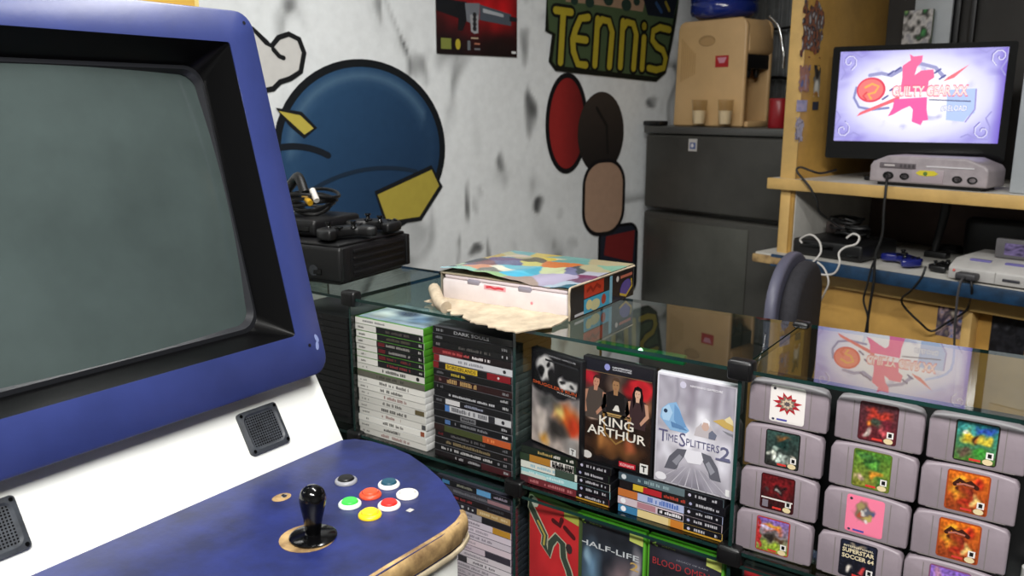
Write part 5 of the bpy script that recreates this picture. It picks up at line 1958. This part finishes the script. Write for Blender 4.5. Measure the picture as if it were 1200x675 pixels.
def front_sticker(label, x0, x1, y0, y1, b, art, n_=22):
    p0, p1 = pb(x0, y1, b), pb(x1, y0, b)
    cx, cz = (p0[0] + p1[0]) / 2, (p0[2] + p1[2]) / 2
    w, h = p1[0] - p0[0], p1[2] - p0[2]
    q = MB()
    q.grid(lambda u, v: ((u - .5) * w, -.0006, (v - .5) * h), art, n_, n_)
    q.box(-w / 2, w / 2, -.0004, .0002, -h / 2, h / 2)
    o_ = q.build('sticker', M_PRINT, rec=False)
    place(o_, rw(cx, b - .0004, cz), ROOMROT)
    return tag(o_, label, 'sticker')


front_sticker('blue, white and brown square sticker on the honey wood front under the desk top', 1096, 1132, 358, 392, DB + .0495, speckle(['#2a3a78', '#d8d4cc', '#8a7a68', '#3a3448', '#c8a8a0', '#4a64a8', '#e0dcd8'], 3.6, 4))
front_sticker('black square sticker at the right under the desk top', 1158, 1206, 371, 412, DB + .0895, speckle(['#0c0c0e', '#17171b', '#2a2a30', '#101014', '#4a4a50'], 4, 6))

# ------------------------------------------------------------------ television with a lit title picture
tvrot = ROOMROT + R(20)
tc = hit(1079, 112, RB * 2.635, RB)
tx = Vector((math.cos(tvrot), math.sin(tvrot), 0))
tn = Vector((math.sin(tvrot), -math.cos(tvrot), 0))          # towards the viewer
cor = [hit(x, y, tc, tn) for x, y in ((983, 60), (1184, 56), (1168, 169), (980, 164))]
xs = [(c - tc).dot(tx) for c in cor]
zs = [c.z for c in cor]
sx0, sx1 = (xs[0] + xs[3]) / 2, (xs[1] + xs[2]) / 2
sz0, sz1 = (zs[2] + zs[3]) / 2, (zs[0] + zs[1]) / 2
TVW, TVH = sx1 - sx0, sz1 - sz0
tv = thing('television', 'flat black television with a white screen and a pink GUILTY GEAR XX logo', 'television', (tc.x, tc.y, zU + .0005), tvrot)
zo = -(zU + .0005)
mb = MB()
mx, mt_, mbm = .022, .016, .055
o_ = rrect(sx0 - mx, sx1 + mx, sz0 + zo - mbm, sz1 + zo + mt_, .008, 4)
i_ = rrect(sx0, sx1, sz0 + zo, sz1 + zo, .001, 4)
T2 = Matrix(((1, 0, 0, 0), (0, 0, -1, 0), (0, 1, 0, 0), (0, 0, 0, 1)))
ring(mb, o_, i_, -.03, .010, T2, None, i_)
mb.build('screen_bezel', M_BLACKG, tv, smooth=40)
mb = MB()
mb.box(sx0 - mx + .01, sx1 + mx - .01, .005, .055, sz0 + zo - mbm + .01, sz1 + zo + mt_ - .008, .01)
mb.build('back_housing', M_BLACK, tv)
mb = MB()
mb.box(-.05, .05, .02, .045, .01, .12)
mb.box(-.14, .14, -.012, .10, .0, .014, .005)
mb.build('stand', M_BLACKG, tv)


def scr(u, v):
    a, b = (u - .5) * 2, (v - .5) * 2
    d = math.hypot(a * .95, b * .9)
    c = mix3((250, 249, 255), (196, 194, 244), max(0, min(1, (d - .45) / .6)))
    sw = noise.noise(Vector((u * 9, v * 6, 4))) * noise.noise(Vector((u * 4, v * 9, 1)))
    e = max(0, min(1, (d - .8) / .3))
    c = mix3(c, (110, 96, 190), min(1, e * (.35 + 2.0 * abs(sw))))
    c = mix3(c, (128, 128, 190), max(0, min(.8, 2.2 * (noise.noise(Vector((u * 14, v * 9, 6))) - .25))) * max(0, 1 - abs(math.hypot((u - .47) / .36, (v - .5) / .36) - .8) / .35))
    if u > .94:
        c = mix3(c, (96, 70, 190), (u - .94) / .06 * .7)
    return c


mb = MB()
mb.grid(lambda u, v: (sx0 + TVW * u, sz0 + zo + TVH * v, .002), scr, 64, 40, T2)


def s2(x, y):                           # picture coordinates 0..1000 / 0..560 read off the screen
    return sx0 + TVW * (x - 120) / 960.0, sz0 + zo + TVH * (1 - (y - 60 - (x - 120) * .005) / 525.0)


def spoly(pts, c, z):
    mb.poly([(*s2(*p), z) for p in pts], c, T2)


def sst(pts, w, c, z):
    mb.fstroke([s2(*p) for p in pts], w * TVW / 960, c, z, T2)


sst([(235, 270), (225, 330), (260, 385), (340, 400), (440, 390)], 16, '#8a8cc0', .0022)
sst([(310, 200), (380, 190), (440, 205), (500, 170), (600, 140), (690, 165), (740, 215)], 22, '#9a9ac8', .0022)
for p in ((420, 200), (460, 180), (690, 195), (720, 230), (440, 290), (400, 340)):
    sst([p, (p[0] + 30, p[1] - 20)], 12, '#5a5a9a', .0024)
spoly([(770, 290), (930, 285), (935, 420), (900, 440), (880, 470), (780, 460)], '#b4c8f0', .0022)
sst([(930, 290), (935, 400), (890, 470)], 8, '#9a90d0', .0023)
spoly([(250, 440), (270, 415), (500, 320), (500, 345)], '#ee6a78', .0026)
spoly([(740, 245), (765, 220), (880, 150), (800, 225)], '#ee7480', .0026)
c = s2(325, 285)
mb.fell(c[0], c[1], 88 * TVW / 960, 80 * TVW / 960, '#e2405a', .0030, T2, 28)
mb.fell(c[0] - .001, c[1], 76 * TVW / 960, 68 * TVW / 960, '#f47a78', .0033, T2, 28)
sst([(290, 270), (330, 250), (370, 265), (350, 300), (310, 310), (330, 335)], 14, '#f2b05a', .0036)
sst([(300, 300), (280, 320), (300, 340)], 12, '#e04a50', .0036)
# pink brush glyph behind the title
spoly([(500, 150), (545, 120), (535, 85), (560, 100), (612, 95), (610, 130), (585, 160), (575, 205), (610, 180), (680, 175), (690, 220), (660, 240), (660, 300), (500, 300), (505, 220)], '#f56a9c', .0029)
spoly([(470, 340), (660, 330), (665, 400), (680, 460), (650, 465), (640, 490), (585, 470), (585, 400), (565, 380), (520, 400), (470, 430), (440, 440), (465, 390)], '#f65fa6', .0029)
ta, tb2 = s2(455, 322), s2(885, 268)
mb.text('GUILTY GEAR XX', ta[0] - .002, tb2[0] + .002, ta[1] - .003, tb2[1] + .003, '#e8507a', .0038, T2, bold=.06)
mb.text('GUILTY GEAR XX', ta[0], tb2[0], ta[1], tb2[1], '#ffe6e0', .0042, T2, bold=.025)
sst([(675, 345), (905, 356)], 7, '#4a4a7a', .0042)
ta, tb2 = s2(745, 412), s2(890, 378)
mb.text('#RELOAD', ta[0] - .001, tb2[0] + .001, ta[1] - .001, tb2[1] + .001, '#7a80c0', .0044, T2, bold=.05)
mb.text('#RELOAD', ta[0], tb2[0], ta[1], tb2[1], '#ffffff', .0047, T2, bold=.01)
for cx_, cy_, sx_, sy_ in ((175, 115, 1, 1), (1035, 110, -1, 1), (165, 515, 1, -1), (985, 520, -1, -1)):
    sp = [(cx_ + sx_ * (8 + 4.2 * k) * math.cos(k * .75), cy_ + sy_ * (8 + 4.2 * k) * math.sin(k * .75)) for k in range(11)]
    sst(sp, 8, '#7f78c0', .0024)
    sst([(p_[0] + 5, p_[1] + 5) for p_ in sp], 4, '#f4f2ff', .0026)
    sst([(cx_ - 40 * sx_, cy_ - 48 * sy_), (cx_ + 30 * sx_, cy_ - 44 * sy_), (cx_ + 75 * sx_, cy_ - 20 * sy_), (cx_ + 110 * sx_, cy_ - 36 * sy_)], 9, '#9a94d4', .0025)
    sst([(cx_ - 44 * sx_, cy_ - 40 * sy_), (cx_ - 42 * sx_, cy_ + 20 * sy_), (cx_ - 15 * sx_, cy_ + 70 * sy_), (cx_ - 40 * sx_, cy_ + 105 * sy_)], 9, '#9a94d4', .0025)
mb.build('lit_screen', M_SCREEN, tv, rec=False, smooth=0)

# white board, card and dark posts behind the television
wa0, wa1 = pb(1072, 20, 2.93)[0], pb(1116, 20, 2.93)[0]
mb = MB()
mb.box(-(wa1 - wa0) / 2, (wa1 - wa0) / 2, -.006, .006, 0, .80, .002)
o = mb.build('white_board', M_PC)
place(o, rw((wa0 + wa1) / 2, 2.93, zU + .0005), ROOMROT)
tag(o, 'narrow pale board standing upright behind the television', 'board')
p0, p1 = pb(1056, 52, 2.90), pb(1094, 10, 2.90)
w, h = p1[0] - p0[0], p1[2] - p0[2]
mb = MB()
mb.grid(lambda u, v: ((u - .5) * w, -.0042, v * h), speckle(['#2a3a24', '#5a7a4a', '#b8b4b8', '#8a8a90', '#c8c4c0', '#1c1c1c', '#3a8a4a', '#c0a86a'], 3.0, 3), 20, 20)
mb.color('#4a5a3a')
mb.box(-w / 2, w / 2, -.004, .008, 0, h, .002)
o = mb.build('game_card', M_PRINT, rec=False)
place(o, rw((p0[0] + p1[0]) / 2, 2.905, p0[2]), ROOMROT)
tag(o, 'green and grey picture card fixed to the pale board above the television', 'card')
for x, lab, ww in ((1120, 'black post right of the pale board behind the television', .022), (1139, 'thin black post further right behind the television', .018)):
    p = pb(x, 20, 2.94)
    mb = MB()
    mb.box(-ww / 2, ww / 2, -.008, .008, 0, .85, .002)
    o = mb.build('post', M_BLACK)
    place(o, rw(p[0], 2.95, zU + .0005), ROOMROT)
    tag(o, lab, 'post')
p = pb(1177, 224, DB + .03)
mb = MB()
pc = thing('computer_tower', 'light grey upright computer case at the right edge of the upper shelf', 'computer', rw(p[0] + .01, DB + .03, zU + .0005), ROOMROT)
mb.box(0, .19, 0, .40, 0, .42, .006)
mb.build('tower_case', M_PC, pc)
mb = MB()
mb.box(.02, .17, -.003, .004, .28, .40, .002)
mb.box(.075, .115, -.004, .004, .05, .09, .002)
mb.build('drive_front', M_SNES, pc)

# ------------------------------------------------------------------ clear grey console on the upper shelf
ga0, ga1 = pb(1018, 212, DB)[0], pb(1156, 222, DB)[0]
gw = ga1 - ga0
gc = thing('game_console', 'smoky grey translucent game console with four sockets under the television', 'game console', rw((ga0 + ga1) / 2, DB, zU + .0008), ROOMROT)
mb = MB()
gh = .088
mb.prism([(-gw / 2, .010), (gw / 2, .010), (gw / 2, .058), (gw / 2 - .01, .070), (gw / 2 - .06, gh), (-gw / 2 + .05, gh), (-gw / 2 + .008, .070), (-gw / 2, .058)], .0, .125, 'xz', .006, 3)
mb.build('console_body', M_CONS, gc, smooth=50)
mb = MB()
mb.box(-gw / 2 + .02, gw / 2 - .02, .015, .11, 0, .012)
mb.build('foot', M_BLACK, gc)
mb = MB()
mb.box(-gw / 2 + .03, -.03, -.003, .004, .052, .068, .002)
mb.build('disc_tray', mat('tray_front', '#6a6266', .4), gc)
mb = MB()
mb.color('#4a4448')
for k in range(4):
    mb.box(-.075 + k * .012, -.068 + k * .012, -.004, -.002, .055, .065)
mb.color('#c8c0c0')
mb.box(-gw / 2 + .045, -.09, -.004, -.002, .058, .063)
mb.color('#d8d4d8')
mb.box(.0, .13, -.002, .002, .060, .0635)
mb.build('front_lettering', M_PLAST, gc)
for x, big in ((-.108, True), (-.060, False), (.088, False), (.128, False)):
    q = MB()
    q.lathe([(.016 if big else .0135, 0), (.016 if big else .0135, .004), (.010, .004), (.009, .001)], 18, Matrix.Translation((x, .001, .030)) @ Matrix.Rotation(R(90), 4, 'X') @ Matrix.Scale(.72, 4, (0, 1, 0)))
    q.build('controller_socket', M_BLACK, gc, smooth=50)
mb = MB()
mb.color('#d8c838')
mb.prism([(-.028, .042), (-.018, .036), (.0, .034), (.026, .036), (.036, .042), (.024, .050), (-.016, .050)], -.003, .002, 'xz')
mb.color('#5a7a3a')
mb.lathe([(.006, 0), (.005, .002), (.001, .002)], 12, Matrix.Translation((-.0, -.003, .041)) @ Matrix.Rotation(R(90), 4, 'X'))
mb.build('yellow_tag', M_PLAST, gc)
mb = MB()
mb.color('#a89aa0')
mb.box(-.040, .050, -.002, .003, .014, .052, .002)
mb.build('button_panel', M_PLAST, gc)

# ------------------------------------------------------------------ things on the desk top
sa = pb(1120, 320, DB + .02)[0]
sn = thing('game_console', 'pale grey cartridge console with purple switches at the right of the desk top', 'game console', rw(sa, DB - .035, zL + .0015), ROOMROT)
mb = MB()
mb.prism([(0, 0), (0, .040), (.006, .046), (.03, .062), (.04, .064), (.24, .064), (.24, 0)], .02, .24, 'yz', .003, 2, T=Matrix(((1, 0, 0, 0), (0, 1, 0, -.0), (0, 0, 1, 0), (0, 0, 0, 1)))) if False else None
mb.prism([(.0, .004), (.0, .036), (.012, .044), (.045, .058), (.24, .060), (.24, .004)], 0, .225, 'yz', .004, 2)
mb.build('console_body', M_SNES, sn, smooth=40)
mb = MB()
mb.color('#6a64a0')
mb.box(.04, .095, .036, .052, .054, .060, .002)
mb.box(.13, .185, .036, .052, .054, .060, .002)
mb.build('power_switch', M_PLAST, sn)
mb = MB()
mb.color('#3a3a40')
mb.box(.142, .185, -.004, .004, .016, .023, .002)
mb.color('#9a9894')
mb.box(.122, .124, -.001, .002, .006, .036)
mb.build('controller_socket', M_PLAST, sn)
mb = MB()
mb.color('#d86a64')
mb.lathe([(.004, 0), (.003, .002), (.0005, .002)], 10, Matrix.Translation((.016, -.0008, .028)) @ Matrix.Rotation(R(90), 4, 'X'))
mb.build('power_light', M_PLAST, sn)
mb = MB()
mb.box(.03, .085, -.030, .006, .008, .028, .006)
mb.tube([(.058, -.025, .018), (.056, -.045, .010), (.055, -.056, -.03), (.058, -.058, -.12), (.05, -.03, -.25), (-.02, -.02, -.30)], .0035, 6, 5)
mb.build('controller_plug', mat('dark_plug', '#3c3b3e', .5), sn, smooth=50)
t = thing('game_cartridge', 'dark grey cartridge with purple label standing in the pale grey console', 'cartridge', rw(sa + .075, DB + .075, zL + .062), ROOMROT)
mb = MB()
mb.color('#5c5a5c')
mb.box(0, .13, 0, .02, 0, .055, .004)
mb.build('shell', M_PLAST, t)
mb = MB(TFL)
mb.grid(lambda u, v: (.025 + u * .08, .010 + v * .033, .0006), speckle(['#4a3f68', '#2a2638', '#7a6c98', '#3a3450'], 3, 4), 14, 10)
mb.build('cartridge_label', M_GLOSSP, t, rec=False)
for dq in (1,):
    p = prz(1062, 306, zL + .02)
    M_BLUEP = mat('deep_blue_plastic', '#1c2470', .22, coat=.4)
    gamepad('game_controller', 'shiny deep blue game controller on the white desk top', (M_BLUEP, M_BLACKG), rw(p[0] - .022, p[1] + .035, zL + .001), ROOMROT + R(-35), .82)
    p = prz(1098, 312, zL + .02)
    gamepad('game_controller', 'black game controller beside the deep blue one on the desk top', (M_BLACK, M_BLACKG), rw(p[0] - .002, p[1] + .045, zL + .001), ROOMROT + R(85), .62)
    p = prz(1095, 300, zL + .01)
    mb = MB()
    for k in range(3):
        rr = .042 - .006 * k
        mb.tube([(rr * math.cos(i * math.pi / 5), rr * .8 * math.sin(i * math.pi / 5), .0055 + .007 * k) for i in range(11)], .0038, 6, 3)
    o = mb.build('cable_coil', M_CABLE, smooth=60)
    place(o, rw(p[0] - .02, p[1] + .17, zL + .001), ROOMROT)
    tag(o, 'coiled black cable behind the black controller on the desk top', 'cable')
bw = LA1 - .004
t = thing('slim_console', 'black flat console under white cable at the left end of the desk top', 'game console', rw(bw + .135, DB + .115, zL + .001), ROOMROT)
mb = MB()
mb.box(-.122, .115, -.115, .12, .004, .055, .008, 3)
mb.build('console_body', M_BLACK, t)
mb = MB()
mb.box(-.10, .02, -.1165, -.11, .028, .044, .001)
mb.box(.06, .105, -.1165, -.11, .014, .022, .001)
mb.build('disc_slot', M_BLACKG, t)
mb = MB()
mb.box(-.10, .095, -.1, .1, 0, .006)
mb.build('foot', M_BLACK, t)
t = thing('cable_heap', 'tangled dark cables heaped on the black console at the left of the desk', 'cable', rw(bw + .145, DB + .13, zL + .0575), ROOMROT)
mb = MB()
rd = random.Random(11)
for k in range(6):
    cx_, cy_ = rd.uniform(-.05, .05), rd.uniform(-.03, .05)
    rr = rd.uniform(.03, .055)
    mb.tube([(cx_ + rr * math.cos(i * .75 + k), cy_ + rr * .8 * math.sin(i * .75 + k), .008 + k * .008 + .010 * abs(math.sin(i * 1.3 + k))) for i in range(9)], .005, 6, 3)
mb.build('cable_loops', M_CABLE, t, smooth=60)
mb = MB()
mb.box(-.10, .0, .01, .06, .004, .045, .006)
mb.build('power_brick', mat('brown_plug', '#4c4240', .6), t)
# dark arcade stick handle standing at the back
p = pb(1098, 300, DB + .30)
t = thing('antenna', 'upright black antenna-like rod at the back of the desk top', 'antenna', rw(p[0], DB + .30, zL + .001), ROOMROT)
mb = MB()
mb.box(-.035, .035, -.02, .02, 0, .02, .004)
mb.build('base', M_BLACK, t)
mb = MB()
mb.tube([(-.012, 0, .015), (-.004, 0, .06), (.008, 0, .13), (.012, 0, .20)], .013, 8, 3, taper=lambda u: .8 + .5 * u)
mb.build('rod', M_BLACK, t, smooth=60)
mb = MB()
mb.box(0, .36, 0, .06, 0, .13, .02, 3)
o = mb.build('black_bag', M_BLACK)
place(o, rw(pb(1120, 290, DB + .34)[0], DB + .38, zL + .001), ROOMROT)
tag(o, 'dark bulky shape behind the pale grey console at the back of the desk', 'bag')


def rcable(name, label, pts, r, m, cat='cable'):
    """pts : (px, py, b) read on planes of the desk"""
    q = MB()
    P = [Vector(rw(*pb(*p))) for p in pts]
    o0 = P[0].copy()
    q.tube([p - o0 for p in P], r, 7, 6)
    o = q.build(name, m, smooth=60)
    o.location = o0
    return tag(o, label, cat)


rcable('controller_cable', 'black cable hanging from the first socket of the smoky grey console', [(1040, 206, DB - .012), (1039, 214, DB - .05), (1036, 245, DB - .06), (1034, 275, DB - .06), (1026, 300, DB - .065), (1024, 330, DB - .068), (1020, 355, DB - .066), (1015, 388, DB - .06), (1012, 400, DB - .05)], .0042, M_CABLE)
rcable('controller_cable', 'thin black cable running beside the long hanging one over the blue edge', [(1028, 300, DB - .07), (1022, 312, DB - .074), (1016, 335, DB - .076), (1012, 352, DB - .074), (1017, 372, DB - .072), (1016, 396, DB - .07)], .0032, M_CABLE)
rcable('shelf_cable', 'black cable drooping over the left end of the upper shelf to the desk top', [(980, 199, DB + .08), (962, 203, DB - .0), (950, 200, DB - .026), (938, 196, DB - .03), (934, 201, DB - .036), (948, 218, DB - .04), (957, 235, DB - .03), (960, 248, DB - .02), (975, 260, DB + .02), (988, 268, DB + .04)], .0036, M_CABLE)
rcable('white_cable', 'white cable looping over the desk edge in front of the black console', [(940, 285, DB - .02), (938, 280, DB - .02), (950, 275, DB - .03), (960, 283, DB - .04), (962, 295, DB - .055), (956, 304, DB - .066), (948, 312, DB - .07), (952, 318, DB - .07), (965, 322, DB - .072), (978, 320, DB - .072), (984, 308, DB - .070), (983, 297, DB - .06), (990, 290, DB - .05), (1003, 286, DB - .04), (1007, 278, DB - .03), (1000, 274, DB - .02), (992, 279, DB - .02)], .0032, M_WIREW)
rcable('white_cable', 'short white cable hanging down the honey wood front', [(957.5, 307, DB - .078), (966, 315, DB - .072), (971, 330, DB - .072), (967, 342, DB - .06), (962, 352, DB - .03)], .003, M_WIREW)
rcable('controller_cable', 'black cable curling down the honey wood front to the blue sticker', [(1085, 312, DB - .065), (1080, 325, DB - .074), (1068, 340, DB - .072), (1057, 350, DB - .05), (1060, 360, DB - .03), (1078, 378, DB - .01), (1092, 388, DB + .01), (1110, 378, DB + .02), (1130, 366, DB + .01), (1136, 356, DB - .0), (1139, 342, DB - .062), (1138, 330, DB - .066)], .0034, M_CABLE)

# ------------------------------------------------------------------ office chair seen over the case
cbz = 1.95
p = pb(930, 345, cbz)
chr_ = thing('office_chair', 'office chair with rounded dark backrest between the glass case and the desk', 'chair', rw(p[0], cbz, 0), 0)
za = R(90 - 35 - 0)
caz = R(30)                                # azimuth (from camera axis) of the backrest's width
wd = RIGHT * math.sin(caz) + Vector((-math.sin(YAW), math.cos(YAW), 0)) * math.cos(caz)
fd = Vector((wd.y, -wd.x, 0))              # the way the chair faces
CT = frame((0, 0, 0), wd, ZZ)              # x = width, y = up, z = x cross y
if CT.to_3x3().col[2].dot(fd) < 0:
    CT = frame((0, 0, 0), -wd, ZZ)
topz = pb(925, 300, cbz)[2] + .01


def back_outline(w, z0, z1, n_=14):
    pts = []
    for k in range(n_ + 1):
        a = math.pi * k / n_
        pts.append((w / 2 * math.cos(a), z1 - .14 + .14 * math.sin(a) ** .8))
    for k in range(n_ + 1):
        a = math.pi + math.pi * k / n_
        pts.append((w / 2 * .9 * math.cos(a), z0 + .10 + .10 * math.sin(a)))
    return pts


mb = MB(CT)
mb.prism(back_outline(.42, topz - .44, topz), -.030, .0, 'xy', .012, 3)
mb.build('backrest_shell', M_SHELL, chr_, smooth=50)
mb = MB(CT)
mb.prism(back_outline(.37, topz - .42, topz - .020), .0, .045, 'xy', .02, 3)
mb.build('backrest_pad', M_FAB, chr_, smooth=50)
sz = topz - .50
mb = MB(CT @ Matrix(((1, 0, 0, 0), (0, 0, 1, 0), (0, -1, 0, 0), (0, 0, 0, 1))))
mb.prism(rrect(-.22, .22, -.46, -.02, .08, 6), sz - .05, sz + .02, 'xy', .02, 3)
mb.build('seat', M_FAB, chr_, smooth=50)
mb = MB(CT)
mb.tube([(0, topz - .25, -.03), (0, topz - .42, -.06), (0, sz - .06, -.03), (0, sz - .06, .2)], .018, 8, 4)
mb.build('back_bracket', M_BLACK, chr_, smooth=50)
mb = MB(CT)
mb.tube([(0, .09, .22), (0, sz - .05, .22)], .028, 12, 1)
mb.build('gas_column', M_BLACK, chr_, smooth=50)
for k in range(5):
    a = 2 * math.pi * k / 5 + .3
    q = MB(CT)
    e = (.28 * math.cos(a), .065, .22 + .28 * math.sin(a))
    q.tube([(0, .11, .22), e], .02, 8, 1, taper=lambda u: 1.2 - .4 * u)
    l_ = q.build('base_leg', M_BLACK, chr_, smooth=50)
    q = MB(CT)
    q.ell((e[0], .028, e[2]), .028, .028, .02, 12, 8)
    q.build('castor', M_BLACK, l_, smooth=60)

# ------------------------------------------------------------------ ceiling lights
def ceiling_light(x, y, rz, power, lab, size=1.2):
    t = thing('ceiling_light', lab, 'lamp', (x, y, ZC - .07), rz, 'fluorescent ceiling lights')
    q = MB()
    q.box(-size / 2, size / 2, -.07, .07, .03, .0695, .004)
    q.build('light_housing', M_PC, t)
    for yy in (-.03, .03):
        q = MB()
        q.tube([(-size / 2 + .02, yy, .012), (size / 2 - .02, yy, .012)], .013, 10, 1)
        q.build('lamp_tube', M_TUBE, t, smooth=60)
    l = bpy.data.lights.new('tube_light', 'AREA')
    l.shape = 'RECTANGLE'
    l.size, l.size_y = size, .14
    l.energy = power
    l.color = (1.0, .985, .95)
    o = bpy.data.objects.new('tube_light', l)
    COL.objects.link(o)
    o.parent = t
    o.location = (0, 0, -.012)
    return t


ceiling_light(.15, -.25, R(20), 116, 'double fluorescent tube light on the ceiling above the arcade controls')
ceiling_light(-.95, 1.25, R(-15), 22, 'double fluorescent tube light on the ceiling before the desk')
# small green-lit lamp inside the middle glass bay
t = thing('green_lamp', 'small glowing green lamp behind the standing covers in the middle bay', 'lamp', (-.615, 1.270, 1.128))
mb = MB()
mb.box(-.085, .085, -.006, .010, -.006, .010, .003)
mb.build('glow_body', mat('green_plastic', '#145a34', .3, emit=('#0c6a34', .05)), t)
mb = MB()
mb.ell((.004, -.007, .008), .0045, .004, .0045, 12, 8)
mb.build('lens', mat('green_lens', '#d0ffe0', .2, emit=('#c8ffe0', 4.0)), t)

w_ = bpy.data.worlds.new('world')
SC.world = w_
w_.use_nodes = True
w_.node_tree.nodes['Background'].inputs['Color'].default_value = (.55, .6, .7, 1)
w_.node_tree.nodes['Background'].inputs['Strength'].default_value = .2
SC.view_settings.view_transform = 'Standard'
SC.view_settings.look = 'None'
SC.view_settings.exposure = 0
SC.cycles.max_bounces = 10
SC.cycles.transparent_max_bounces = 24
SC.cycles.caustics_reflective = False
SC.cycles.caustics_refractive = False
SC.cycles.use_denoising = True
